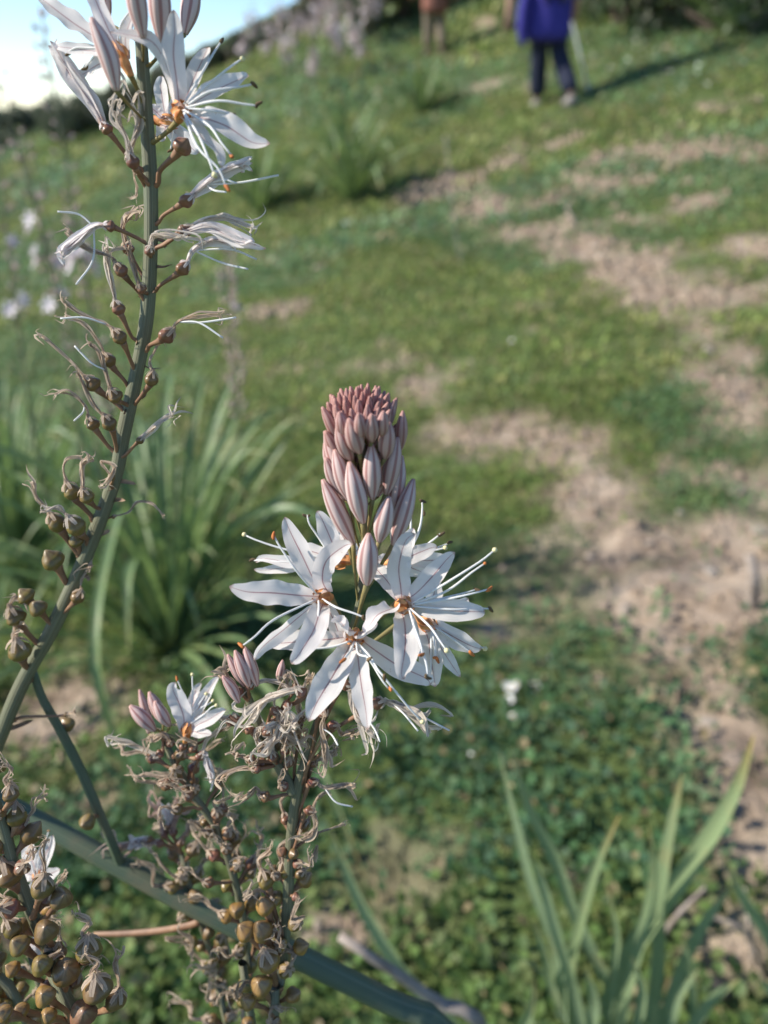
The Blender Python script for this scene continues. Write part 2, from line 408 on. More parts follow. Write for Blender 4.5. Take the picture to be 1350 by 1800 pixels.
M['daisy'] = mat('daisy', lambda h: dict(c=(.82, .82, .80), r=.6, t=.25))
M['daisy_eye'] = mat('daisy_eye', lambda h: dict(c=(.62, .42, .05), r=.7))
M['skin'] = mat('skin', lambda h: dict(c=h.mix(h.noise(14, 3), (.42, .24, .17), (.50, .30, .22)), r=.5))
def cloth(name, a, b): M[name] = mat(name, lambda h: dict(c=h.mix(h.noise(9, 4), a, b), r=.8, s=.2, b=h.noise(30, 3), bs=.4, bd=.01))
cloth('blue_jacket', (.03, .028, .17), (.06, .05, .29)); cloth('navy', (.012, .015, .032), (.025, .03, .055)); cloth('rust_shirt', (.20, .085, .06), (.27, .12, .09))
cloth('khaki', (.15, .12, .085), (.22, .18, .13)); cloth('shoe_grey', (.18, .16, .15), (.27, .25, .23)); cloth('dark_pack', (.05, .04, .07), (.09, .07, .11)); cloth('hair_brown', (.03, .018, .01), (.06, .035, .02)); cloth('boot_brown', (.12, .09, .07), (.18, .14, .11))
M['pole'] = mat('pole', lambda h: dict(c=(.50, .52, .54), r=.35, s=.6))

# ------------------------------------------------------------------ ground sheet
def sp(n, m, k): t = np.linspace(-1, 1, n); return m * np.sinh(k * t) / np.sinh(k)
gx = sp(440, 130, 5.6); gy = np.concatenate([np.linspace(-12, -.6, 12), -.5 + 3.0 * np.linspace(0, 1, 240) , 2.5 + 130 * (np.expm1(4.2 * np.linspace(.004, 1, 230)) / np.expm1(4.2))])
X, Y = np.meshgrid(gx, gy); Z = terrain(X, Y)
V = np.stack([X, Y, Z], -1)
s_ = soil(X, Y).reshape(-1)
g = MB().grid(V).build('ground', M['ground'], col=np.stack([s_, s_, s_, np.ones_like(s_)], -1)); tag(g, kind='structure')

# ------------------------------------------------------------------ ground cover
GREENS = 1.75 * np.array([(.088, .148, .05), (.108, .17, .055), (.078, .13, .05), (.065, .115, .05), (.138, .18, .07), (.118, .15, .07)])
def cover(name, label, cat, y0, y1, n, L0, L1, wr, zmax, spread, seed, upright, broad, tint=(1, 1, 1)):
    r = np.random.default_rng(seed)
    m = int(n * 1.0)
    npl = m // 7
    yy = np.sqrt(r.uniform(y0 * y0, y1 * y1, npl)) if y0 > 0 else r.uniform(y0, y1, npl)
    xx = r.uniform(-1, 1, npl) * (.66 * np.maximum(yy, 0) + .75)
    s = soil(xx, yy); dens = fbm(xx * 1.4, yy * 1.4, 55, 3)
    keep = (r.uniform(0, 1, npl) > s * .95 - .03) & (r.uniform(0, 1, npl) < np.clip(.30 + 2.6 * (.5 * dens + .5 * fbm(xx * 5, yy * 5, 66, 3) - .30), .06, 1))
    xx, yy = xx[keep], yy[keep]; s = s[keep]; dens = dens[keep]
    k = 7
    px = np.repeat(xx, k); py = np.repeat(yy, k); N = len(px)
    tone = np.repeat(r.integers(0, len(GREENS), len(xx)), k); br = np.repeat(.65 + .75 * fbm(xx * 2.3, yy * 2.3, 91, 3), k) * r.uniform(.75, 1.25, N)
    col = GREENS[tone] * br[:, None]
    # a yellower tone in some patches, bluish in others
    pa = np.repeat(fbm(xx * .8, yy * .8, 123, 3), k)[:, None]
    col = col * np.where(pa > .47, np.array([1.25, 1.1, .8]), np.array([.88, 1., 1.05]))
    col = col * np.array(tint)
    dry = r.uniform(0, 1, N) < (.05 if broad else .16)
    col[dry] = np.array([.34, .27, .15]) * r.uniform(.7, 1.2, dry.sum())[:, None]
    az = r.uniform(0, 2 * np.pi, N); rad = spread * np.sqrt(r.uniform(0, 1, N))
    bx = px + rad * np.cos(az); by = py + rad * np.sin(az); hz = np.repeat(r.uniform(.25, 1, len(xx)) * (.25 + 2.6 * np.clip(dens - .27, 0, 1)) * (1 - .6 * s), k) * zmax * r.uniform(.35, 1, N)
    bz = terrain0(bx, by)
    Ls = r.uniform(L0, L1, N); el = r.uniform(*upright, N); a2 = az + r.normal(0, .7, N)
    D = np.stack([np.cos(a2) * np.cos(el), np.sin(a2) * np.cos(el), np.sin(el)], -1)
    S = np.stack([-np.sin(a2), np.cos(a2), r.normal(0, .25, N)], -1); S = nrm(S); U = np.cross(D, S)
    base = np.stack([bx, by, bz + (hz if broad else 0)], -1); W = (Ls * wr)[:, None]; Lc = Ls[:, None]
    if broad:   # a small folded oval leaf: six corners, two quads sharing the midrib
        P = np.stack([base, base + D * Lc * .33 + S * W * .5 + U * W * .16, base + D * Lc * .75 + S * W * .42 + U * W * .14, base + D * Lc,
                      base + D * Lc * .75 - S * W * .42 + U * W * .14, base + D * Lc * .33 - S * W * .5 + U * W * .16], 1)
        F = np.array([[0, 1, 2, 3], [0, 3, 4, 5]])
    else:       # a bent blade
        P = np.stack([base - S * W * .5, base + S * W * .5, base + D * Lc * .6 + S * W * .4, base + D * Lc * .6 - S * W * .4,
                      base + D * Lc * .95 + np.array([0, 0, -.25]) * Lc + S * W * .08, base + D * Lc * .95 + np.array([0, 0, -.25]) * Lc - S * W * .08], 1)
        F = np.array([[0, 1, 2, 3], [3, 2, 4, 5]])
    nvp = P.shape[1]
    Fa = (F[None] + (np.arange(N) * nvp)[:, None, None]).reshape(-1, 4)
    C = np.repeat(np.concatenate([col, np.ones((N, 1))], 1), nvp, 0)
    o = MB().raw(P.reshape(-1, 3), Fa, np.zeros((N * nvp, 2))).build(name, M['grass'], smooth=False, col=C)
    return tag(o, label, cat, kind='stuff')
cover('ground_cover', 'low dark green clover-like leaves carpeting the ground in the foreground', 'ground cover', -.3, 1.5, 62000, .009, .023, .8, .10, .04, 1, (.1, 1.0), True, (.58, .66, .75))
cover('ground_cover', 'low leafy weeds covering the ground beyond the foreground carpet', 'ground cover', 1.4, 3.0, 60000, .010, .020, .6, .05, .05, 2, (.1, 1.1), True, (.85, .86, .85))
cover('grass', 'fine grass blades mixed among the foreground leaves', 'grass', .2, 3.0, 70000, .018, .05, .10, .05, .05, 7, (.5, 1.5), False, (.95, .9, 1.0))
cover('grass', 'short green turf beside the bare path', 'grass', 2.8, 6.0, 90000, .02, .055, .32, .05, .08, 3, (.3, 1.3), False, (1.22, 1.12, 1.25))
cover('grass', 'short green turf on the slope around the walkers', 'grass', 5.8, 11, 90000, .04, .09, .35, .05, .12, 4, (.3, 1.3), False, (1.35, 1.2, 1.5))
cover('grass', 'meadow grass on the upper hillside', 'grass', 10.8, 24, 110000, .07, .16, .38, .05, .25, 5, (.3, 1.3), False, (1.4, 1.25, 1.7))

# ------------------------------------------------------------------ asphodel pieces
U0 = np.array([0, 0, 1.0])
def jit(a): return rng.normal(size=3) * a
def rgba(c, j=.0):
    k = 1 + rng.uniform(-j, j); return (c[0] * k, c[1] * k, c[2] * k, 1)
OLIVE = (.16, .125, .028); RUST = (.20, .075, .055); BROWN = (.15, .09, .03); TAWNY = (.30, .165, .035)
BEIGE = (.68, .56, .44); PALE = (.80, .74, .66); FRESH = (.84, .82, .82)

def bud(root, base, tip, W, pink=.2, bow=None, ped=None):
    mb = MB(); base = np.asarray(base, float); tip = np.asarray(tip, float); W = W * .86 * rng.uniform(.92, 1.06)
    mid = (base + tip) / 2 + (jit(.03 * np.linalg.norm(tip - base)) if bow is None else bow)
    tube(mb, [base, mid, tip], [W * .16, W * .30, W * .42, W * .49, W * .5, W * .47, W * .40, W * .27, W * .10], n=16, seg=24, lobes=6, lobeamp=.045)
    o = mb.build('bud', M['bud'], root, color=(pink, 0, 0, 1))
    if ped is not None:
        p = MB(); tube(p, [np.asarray(ped), (np.asarray(ped) + base) / 2 + jit(.0004), base], [W * .075, W * .07, W * .15], n=8, seg=8)
        p.build('pedicel', M['green_pedicel'], o)
    return o
def wither_strips(mb, path, W, n=5, curl=1.0, spread=.35, fresh=False):
    P = np.asarray(path, float); L = np.linalg.norm(P[-1] - P[0]) + 1e-6
    if fresh:      # a flower that has just closed: broad tepals folded together
        for k in range(6):
            Q = P.copy()
            for i in range(1, len(Q)): Q[i] = Q[i] + jit(W * .20 * i / len(Q))
            Q = np.vstack([Q, Q[-1] + nrm(Q[-1] - Q[-2]) * W * rng.uniform(.1, .5) + jit(W * .3)])
            ribbon(mb, Q, W * rng.uniform(.45, .8), face=nrm(TOCAM + jit(.9)), nv=22, nu=7, prof='tepal', keel=rng.uniform(.3, .9), ruffle=.06, twist=rng.uniform(-.9, .9))
        return
    for k in range(n + 1):
        Q = P.copy(); spread = spread * rng.uniform(.85, 1.2)
        for i in range(1, len(Q)): Q[i] = Q[i] + jit(W * spread * (i / len(Q)) ** 1.2)
        Q[0] = Q[0] + jit(W * .12)
        e = Q[-1] - Q[-2]; e = e / (np.linalg.norm(e) + 1e-9)
        c1 = Q[-1] + e * W * .5 * rng.uniform(.2, 1) + jit(W * .45 * curl); c2 = c1 - e * W * rng.uniform(-.3, .6) + jit(W * .5 * curl)
        Q = np.vstack([Q, c1, c2])
        ribbon(mb, Q, W * rng.uniform(.12, .42), face=nrm(TOCAM + jit(.8)), nv=24, nu=5, prof='dry', keel=rng.uniform(.1, 1.1), ruffle=rng.uniform(.08, .22), twist=rng.uniform(-3.5, 3.5), roll=rng.uniform(-1.5, 1.5))
def filaments(mb, start, tips, r=.00022, anther=None):
    for k, t in enumerate(tips):
        t = np.asarray(t, float); L = np.linalg.norm(t - start)
        m = (np.asarray(start) + t) / 2 + jit(L * .07)
        tube(mb, [start, m, t], [r * .9, r, r * 1.2, r], n=14, seg=6, mat=0)
def spent(root, attach, ovary, rad, path, W, tone=BEIGE, otone=RUST, n=5, fil=(), name='seed_capsule', elong=1.0, curl=1.0, spread=.35, dip=0.):
    "a pedicel, a swollen ovary and the shrivelled tepals that still cling to it"
    attach = np.asarray(attach, float); ovary = np.asarray(ovary, float)
    ax = nrm(ovary - attach) if path is None else nrm(nrm(ovary - attach) + nrm(np.asarray(path[0]) - ovary))
    elong = elong * rng.uniform(.88, 1.2); b = ovary - ax * rad * elong; t = ovary + ax * rad * elong
    mb = MB()
    tube(mb, [b - ax * rad * .1, ovary, t], [rad * .34, rad * .66, rad * .9, rad, rad * .98, rad * .84, rad * .56, rad * .36, rad * .26 if not dip else rad * .10], n=14, seg=24, lobes=3, lobeamp=rng.uniform(.04, .12), jitter=.025)
    o = mb.build(name, M['capsule'], root, color=rgba(otone, .18))
    p = MB(); L = np.linalg.norm(b - attach)
    j = attach + (b - attach) * .42
    tube(p, [attach - nrm(b - attach) * .0006, attach + (b - attach) * .2 + jit(L * .03), j + jit(L * .03), b + (attach - b) * .12, b + ax * rad * .1], [max(rad * .42, .00075), max(rad * .3, .0005), max(rad * .27, .00045), max(rad * .28, .00045), rad * .36, rad * .55], n=16, seg=10)
    p.build('pedicel', M['pedicel'], o)
    if path is not None:
        wmb = MB(); P0 = [ovary + ax * rad * .8] + [np.asarray(a) for a in path]
        wither_strips(wmb, P0, W, n=n, curl=curl, spread=spread, fresh=tone == FRESH)
        for k in range(6):   # collar of tepal bases on the shoulder of the ovary
            a = k / 6 * 6.283; s1 = nrm(np.cross(ax, [.3, .5, .8])); s2 = np.cross(ax, s1); d = np.cos(a) * s1 + np.sin(a) * s2
            ribbon(wmb, [ovary + ax * rad * .35 + d * rad * .98, ovary + ax * rad * .8 + d * rad * .7, ovary + ax * rad * 1.15 + d * rad * .25, ovary + ax * rad * 1.6 + d * rad * .1], rad * .42, face=d, nv=7, nu=4, prof='dry', keel=.1)
        wmb.build('withered_tepals', M['tepal' if tone == FRESH else 'wither'], o, color=rgba(tone, .15))
    if len(fil):
        fm = MB(); filaments(fm, np.asarray(path[0]), fil); fm.build('stamen', M['filament'], o)
    return o
def flower(root, c, attach, tepals, stamens, size, ax=None):
    """tepals: (tip, width, bow vector, face vector); stamens: (tip, kind)"""
    c = np.asarray(c, float); ax = nrm(TOCAM if ax is None else ax)
    mb = MB(); tube(mb, [c - ax * size * .26, c - ax * size * .05, c + ax * size * .04, c + ax * size * .07], [size * .04, size * .055, size * .07, size * .055, size * .02], n=12, seg=18, lobes=3, lobeamp=.08)
    o = mb.build('flower', M['disk'], root)
    p = MB(); at = np.asarray(attach, float); b = c - ax * size * .24
    tube(p, [at, (at + b) / 2 + jit(size * .03), b], [size * .034, size * .026, size * .04], n=10, seg=8); p.build('pedicel', M['green_pedicel'], o)
    for (tip, W, bow, face) in tepals:
        tip = np.asarray(tip, float); d = tip - c; L = np.linalg.norm(d)
        b0 = c - ax * size * .06 + nrm(d - ax * (d @ ax)) * size * .07
        m = MB(); bow = np.zeros(3) if bow is None else np.asarray(bow)
        ribbon(m, [b0, c + d * .25 + bow * .6, c + d * .55 + bow, c + d * .85 + bow * .45 + jit(L * .02), tip + jit(L * .03)], W * .82, face=face, nv=26, nu=11, keel=rng.uniform(.15, .5), ruffle=rng.uniform(.04, .09), twist=rng.uniform(-.35, .35))
        m.build('tepal', M['tepal'], o)
    for k in range(6):   # broad orange filament bases folded over the ovary
        a = k * 1.047 + .4; s1 = nrm(np.cross(ax, UP)); s2 = np.cross(ax, s1); d = np.cos(a) * s1 + np.sin(a) * s2
        m = MB(); ribbon(m, [c + d * size * .09 - ax * size * .05, c + d * size * .105 + ax * size * .05, c + d * size * .06 + ax * size * .12, c + d * size * .05 + ax * size * .17], size * .055, face=d, nv=8, nu=4, prof='dry', keel=.3)
        m.build('filament_base', M['disk'], o)
    for (tip, kind) in stamens:
        tip = np.asarray(tip, float); d = tip - c; L = np.linalg.norm(d)
        m = MB(); s = c + ax * size * .10 + nrm(d) * size * .05; mid = c + d * .45 + ax * L * .16 + jit(L * .03)
        tube(m, [s, mid, c + d * .8 + ax * L * .08, tip], [size * .011, size * .014, size * .013, size * .010], n=16, seg=7)
        e = nrm(tip - mid)
        if kind == 's': tube(m, [tip - e * size * .02, tip + e * size * .03], [size * .02, size * .032, size * .02], n=5, seg=8, mat=1); mats = [M['filament'], M['stigma']]; nm = 'pistil'
        else:
            x = nrm(e + jit(.5)); tube(m, [tip - x * size * .035, tip + jit(size * .01), tip + x * size * .06], [size * .013, size * .022, size * .020, size * .011], n=8, seg=8, mat=1); mats = [M['filament'], M['anther' if kind == 'o' else 'anther_dark']]; nm = 'stamen'
        m.build(nm, mats, o)
    return o
def bract(root, p, d, L):
    m = MB(); d = nrm(d); ribbon(m, [p, p + d * L * .5 + jit(L * .1), p + d * L + jit(L * .25)], L * .32, face=TOCAM + jit(.4), nv=7, nu=4, prof='leaf', keel=.5, twist=rng.uniform(-1, 1)); m.build('bract', M['bract'], root)
def stemto(root, pts, radii, material='stem', name='stem', n=60, seg=16):
    m = MB(); tube(m, pts, radii, n=n, seg=seg, lobes=5, lobeamp=.05); return m.build(name, M[material], root)
def along(pts, t): return crv(pts, 101)[int(round(np.clip(t, 0, 1) * 100))]
def px(d): return d / FPX
def laden(root, pts, t0, t1, n, rpx, d, withp=.7, tones=(OLIVE, BROWN, TAWNY, OLIVE), ped=(26, 48), up=.6, az0=0., wl=(30, 70)):
    C = crv(pts, 101); T = tang(C)
    for k in range(n):
        t = t0 + (t1 - t0) * (k + rng.uniform(.2, .8)) / n; i = int(t * 100)
        a = az0 + k * 2.4 + rng.uniform(-.5, .5); tt = T[i] if T[i][2] > 0 else -T[i]
        s1 = nrm(np.cross(tt, TOCAM)); s2 = np.cross(tt, s1); d_ = np.cos(a) * s1 + np.sin(a) * s2
        L = rng.uniform(*ped) * px(d); r = rng.uniform(.8, 1.15) * rpx * px(d)
        at = C[i]; ov = at + nrm(d_ + tt * up + U0 * .25 + jit(.12)) * L
        ax = nrm(ov - at)
        if rng.uniform() < withp:
            w = rng.uniform(*wl) * px(d); e = nrm(ax + U0 * .3 + jit(.5)); p1 = ov + ax * r + e * w * .35; p2 = p1 + nrm(e + jit(.7)) * w * .4; p3 = p2 + nrm(e + jit(1.0) - U0 * .3) * w * .4
            spent(root, at, ov, r, [p1, p2, p3], r * 1.1, tone=BEIGE, otone=random.choice(tones), n=4)
        else: spent(root, at, ov, r, None, 0, otone=random.choice(tones), dip=1)
        if rng.uniform() < .5: bract(root, at, d_ + tt * .3, 14 * px(d))

def ground_end(p, dx=0., dy=0.):
    return on_ground(p[0] + dx, p[1] + dy) - np.array([0, 0, .03])

# ------------------------------------------------------------------ the flowering spike in the middle
A = [(637, 745, .1735), (638, 820, .178), (641, 930, .184), (638, 1010, .188), (628, 1080, .192), (600, 1170, .196), (570, 1240, .199), (545, 1310, .202), (522, 1390, .206), (511, 1480, .211), (505, 1600, .219), (493, 1720, .227), (482, 1810, .233)]
Ap = [q(*a) for a in A]
low = Ap[-1]; gA = ground_end(low, .0, .03)
Apath = Ap + [low * .75 + gA * .25 + np.array([-.004, 0, 0]), low * .4 + gA * .6, gA]
SP = thing('asphodel_plant', gA, 'flowering asphodel spike with pink striped buds above open white star flowers', 'flower')
stemto(SP, Apath, [.0007, .0011, .0015, .0017, .0018, .0018, .0019, .0019, .002, .0021, .0022, .0024, .0026, .003, .0034, .0038], n=110)
# crown of young buds: a spiral up the axis
NB = 46
top = q(637, 752, .1735); s2 = np.array([0, 1.0, .05])
for k in range(NB):                        # a domed disk of small salmon buds
    rho = math.sqrt((k + .5) / NB); a = k * 2.39996; rd = np.cos(a) * RT + np.sin(a) * s2; e = px(.172)
    tip = top + rd * rho * 66 * e + U0 * (74 - 26 * rho * rho + rng.uniform(-3, 3)) * e; base = top + rd * rho * 40 * e + U0 * (16 - 30 * rho) * e
    bud(SP, base, tip, (15 + 9 * rho) * e, pink=float(np.clip(1.0 - .35 * rho + rng.uniform(-.12, .12), .3, 1)), ped=top - U0 * 20 * e)
for k in range(34):                        # larger buds down the sides and the back
    t = (k + .5) / 34; yy = 752 + 100 * t; dd = np.interp(yy, [700, 850], [.171, .180]); c0 = q(637, yy + 40, dd); a = k * 2.39996; rd = np.cos(a) * RT + np.sin(a) * s2; e = px(dd)
    if (rd @ TOCAM) > .3: continue
    bud(SP, c0 + rd * 30 * e, c0 + rd * 64 * e + U0 * (52 + 34 * t) * e, (26 + 10 * t) * e, pink=float(np.clip(.75 - .7 * t, .12, 1)), ped=c0 - U0 * .002)
BUDS = [((645, 1026), (648, 938), 41, -.012, -.016), ((621, 955), (567, 843), 38, -.004, -.008), ((611, 950), (580, 838), 34, .002, -.001), ((638, 918), (614, 812), 41, -.009, -.013), ((655, 876), (653, 780), 37, -.009, -.012),
        ((679, 868), (699, 768), 34, -.005, -.007), ((692, 957), (727, 842), 38, -.004, -.006), ((667, 951), (684, 873), 37, -.009, -.012), ((632, 795), (613, 736), 36, -.010, -.014), ((617, 808), (592, 750), 34, -.007, -.010),
        ((611, 862), (571, 757), 34, -.003, -.005), ((616, 880), (588, 790), 34, -.006, -.008), ((654, 775), (653, 728), 27, -.011, -.015), ((677, 804), (684, 742), 33, -.008, -.011), ((704, 790), (708, 722), 26, -.002, -.004), ((600, 780), (566, 715), 26, -.001, -.003), ((690, 905), (706, 800), 33, -.001, -.002), ((636, 770), (630, 726), 24, -.012, -.015), ((672, 765), (674, 722), 24, -.011, -.013), ((606, 770), (596, 724), 25, -.008, -.010)]
for (b, t, W, z0, z1) in BUDS:
    db = np.interp(b[1], [700, 1030], [.171, .189])
    B0 = q(b[0], b[1], db + z0); T0 = q(t[0], t[1], db + z1 - .003)
    at = along(Ap, (b[1] + 18 - 700) / 1110.)
    bud(SP, B0, T0, W * px(db), pink=float(np.clip((820 - t[1]) / 160., .10, .75)), bow=TOCAM * .0008, ped=at)
def FL(root, c, d, attach, tep, sta, sizepx=150, ax=None):
    "pixel version of flower(): tepal = (x, y, width px, depth change, bow toward camera in px, face tilt)"
    C = q(c[0], c[1], d); k = px(d); T = []
    for t in tep:
        x, y, W, dz, bo = t[:5]; f = TOCAM if len(t) < 6 else nrm(TOCAM + RT * t[5][0] + UP * t[5][1])
        bv = TOCAM * bo * k + (RT * t[6][0] - UP * t[6][1]) * k if len(t) > 6 else TOCAM * bo * k
        T.append((q(x, y, d + dz), W * k, bv, f))
    return flower(root, C, attach, T, [(q(x, y, d + dz), kd) for (x, y, dz, kd) in sta], sizepx * k, ax)
stA = lambda y: along(Ap, np.interp(y, [745, 820, 930, 1010, 1080, 1170, 1240, 1310, 1390, 1480, 1600, 1720, 1810], np.linspace(0, 1, 13)) * .98)
axL = nrm(TOCAM - RT * .35 + UP * .1); axR = nrm(TOCAM + RT * .4 + UP * .05); axD = nrm(TOCAM - UP * .15)
# behind first
FL(SP, (600, 985), .205, stA(1000), [(556, 893, 40, -.003, 0), (520, 960, 34, .004, 6), (440, 990, 26, .004, 8), (447, 1004, 24, .006, 4), (590, 900, 38, .006, 0), (640, 960, 30, .004, 0)], [(430, 940, .002, 's'), (446, 985, .004, 'd'), (540, 905, .0, 'd')], 140, nrm(-FW * .2 - RT))
FL(SP, (700, 985), .206, stA(1000), [(770, 958, 36, -.003, 6), (727, 928, 34, -.002, 4), (795, 985, 34, .004, 6), (745, 1010, 36, .002, 0), (700, 900, 34, .008, 0), (660, 985, 32, .0, 0, (0, 0))], [(742, 880, .0, 'd'), (742, 902, .003, 'd'), (774, 938, -.002, 'd'), (782, 963, -.002, 's'), (704, 845, .004, 's'), (790, 955, .0, 'd')], 140, nrm(TOCAM * .3 + RT + UP * .3))
FL(SP, (748, 1092), .199, stA(1100), [(839, 1141, 42, -.002, 8), (806, 1190, 30, .001, 8), (764, 1207, 50, -.003, 6), (820, 1060, 38, .008, 4), (770, 1020, 36, .010, 4), (700, 1150, 40, .006, 4)], [(852, 1140, .0, 's'), (828, 1147, -.003, 'o'), (765, 1160, -.004, 'o'), (753, 1190, -.003, 'd'), (800, 1110, .004, 'd')], 150, nrm(TOCAM * .7 + RT * .6 - UP * .3))
# three in front
FL(SP, (567, 1050), .184, stA(1060), [(411, 1033, 52, -.006, 14, (0, .2)), (501, 911, 47, -.001, 8, (-.2, 0)), (622, 957, 46, -.008, 4, (.1, 0), (-22, -14)), (446, 1150, 40, -.003, 8, (.5, -.9)), (508, 1172, 50, -.012, 16, (0, 0), (16, -8)), (606, 1128, 34, -.001, 4)],
   [(482, 943, -.006, 'o'), (425, 1136, -.010, 'o'), (640, 1085, -.006, 'd'), (560, 1090, -.006, 'd')], 150, axL)
FL(SP, (711, 1064), .181, stA(1070), [(719, 936, 48, -.008, 10, (0, 0), (-14, 0)), (801, 968, 44, -.004, 10, (-.25, .25)), (858, 1078, 48, -.002, 12, (0, .25)), (712, 1198, 56, -.010, 18), (637, 1112, 40, -.006, 20, (-.5, .6), (-6, -12)), (655, 985, 34, .004, 6)],
   [(869, 967, -.006, 's'), (853, 990, -.004, 'o'), (838, 1036, -.002, 'd'), (858, 1036, -.004, 'o'), (862, 1070, .0, 'd'), (785, 1143, -.010, 's'), (752, 1188, -.012, 'd'), (742, 1150, -.011, 'o')], 150, axR)
FL(SP, (625, 1120), .182, stA(1110), [(540, 1262, 60, -.008, 12, (-.1, 0)), (645, 1272, 45, -.008, 14), (467, 1130, 44, .003, 8, (0, .3)), (757, 1206, 54, .006, 6, (0, .2)), (600, 1098, 42, -.010, 8, (0, .9), (-14, -12)), (664, 1096, 38, -.008, 6, (0, .8))],
   [(536, 1142, -.003, 'o'), (683, 1210, -.006, 'o'), (742, 1268, -.004, 's'), (676, 1190, -.010, 'd'), (604, 1160, -.012, 'o'), (650, 1160, -.012, 'd')], 150, axD)
# the spent flowers below
def SPT(root, at, ov, r, path, W, d, dz=0., **k):
    return spent(root, at, q(ov[0], ov[1], d), r * px(d), [q(a, b, d + dz * (i + 1) / len(path)) for i, (a, b) in enumerate(path)] if path else None, W * px(d), **k)
SPT(SP, stA(1240), (664, 1236), 12, [(690, 1236), (722, 1250), (752, 1268)], 32, .192, tone=PALE, fil=[q(790, 1284, .19), q(735, 1285, .188)], n=6)
SPT(SP, stA(1265), (610, 1205), 10, [(618, 1235), (632, 1262), (648, 1285)], 28, .194, tone=PALE, fil=[q(668, 1304, .19)], n=6)
SPT(SP, stA(1280), (568, 1252), 10, [(566, 1280), (570, 1310), (575, 1335)], 22, .194, tone=BEIGE, fil=[q(594, 1310, .19)])
SPT(SP, stA(1300), (586, 1275), 9, [(600, 1290), (618, 1288), (628, 1292)], 20, .196, tone=BEIGE)
SPT(SP, stA(1330), (528, 1262), 9, [(525, 1230), (540, 1205), (538, 1190)], 22, .200, tone=BEIGE)
SPT(SP, stA(1395), (550, 1375), 9, [(570, 1384), (600, 1382), (622, 1384)], 20, .204, tone=BEIGE, fil=[q(620, 1418, .204)])
SPT(SP, stA(1420), (552, 1340), 9, [(570, 1330), (588, 1322), (592, 1316)], 18, .206, tone=BEIGE)
SPT(SP, stA(1440), (545, 1425), 9, [(556, 1448), (545, 1468), (532, 1472)], 20, .206, tone=BEIGE, curl=1.4)
laden(SP, Ap, .62, .74, 11, 9.5, .205, .95, (RUST, BROWN, BROWN), (24, 52), wl=(34, 80))
laden(SP, Ap, .73, .995, 13, 14, .22, .6, (OLIVE, TAWNY, TAWNY), (26, 46), az0=1.0)
for (x, y, r, wi) in [(465, 1590, 17, 0), (460, 1634, 19, 0), (471, 1688, 20, 1), (458, 1732, 19, 0), (435, 1760, 14, 0), (466, 1545, 15, 1), (430, 1635, 18, 0), (501, 1528, 15, 1)]:
    SPT(SP, stA(y + 40), (x, y), r, [(x - 12, y - 34), (x + 8, y - 52)] if wi else None, 16, .215, otone=TAWNY if y > 1580 else OLIVE, dip=0 if wi else 1)
# its side branch with a knot of pink buds
Gp = [q(*a) for a in [(425, 1195, .197), (440, 1235, .198), (462, 1290, .201), (490, 1345, .204), (517, 1395, .206)]]
stemto(SP, Gp, [.0008, .0011, .0013, .0014, .0015], name='branch', n=40)
for (b, t, W, z) in [((430, 1206), (400, 1150), 22, .0), ((438, 1206), (413, 1143), 24, -.003), ((452, 1205), (430, 1137), 26, -.002), ((420, 1235), (391, 1188), 24, -.003), ((489, 1200), (497, 1160), 18, .004)]:
    bud(SP, q(*b, .196 + z), q(*t, .194 + z), W * px(.195), pink=.35, ped=Gp[0])
for (at, ov, r, path, W, d, tone) in [
    (2, (528, 1216), 11, [(500, 1218), (465, 1238), (434, 1262)], 30, .192, PALE), (1, (440, 1205), 8, [(465, 1196), (490, 1200), (512, 1212)], 22, .194, PALE), (1, (420, 1215), 8, [(408, 1200), (395, 1192), (392, 1186)], 24, .195, BEIGE),
    (2, (505, 1240), 9, [(498, 1262), (488, 1290), (476, 1300)], 28, .193, PALE), (2, (485, 1250), 9, [(492, 1278), (505, 1300), (512, 1310)], 24, .194, BEIGE), (2, (470, 1285), 9, [(485, 1270), (500, 1282), (520, 1275)], 26, .193, PALE),
    (3, (435, 1282), 9, [(420, 1276), (400, 1270), (415, 1268)], 16, .198, RUST), (3, (440, 1335), 9, [(425, 1330), (412, 1325), (408, 1322)], 16, .2, BEIGE), (3, (450, 1352), 8, [(425, 1350), (400, 1362), (388, 1370)], 18, .2, BEIGE),
    (2, (520, 1205), 7, [(510, 1190), (503, 1184), (498, 1196)], 20, .194, BEIGE), (3, (480, 1330), 9, [(478, 1300), (486, 1290), (496, 1295)], 20, .2, PALE), (3, (500, 1320), 9, [(505, 1295), (515, 1285), (530, 1275)], 18, .2, BEIGE),
    (4, (465, 1400), 10, [(450, 1385), (438, 1395), (425, 1405)], 16, .204, BEIGE), (3, (462, 1320), 9, [(450, 1300), (455, 1285), (470, 1280)], 22, .198, PALE)]:
    SPT(SP, Gp[at], ov, r, path, W, d, tone=tone, n=6, otone=RUST, curl=1.2)
laden(SP, Gp, .45, .98, 8, 9, .2, .9, (RUST, BROWN), (20, 44), wl=(30, 60))

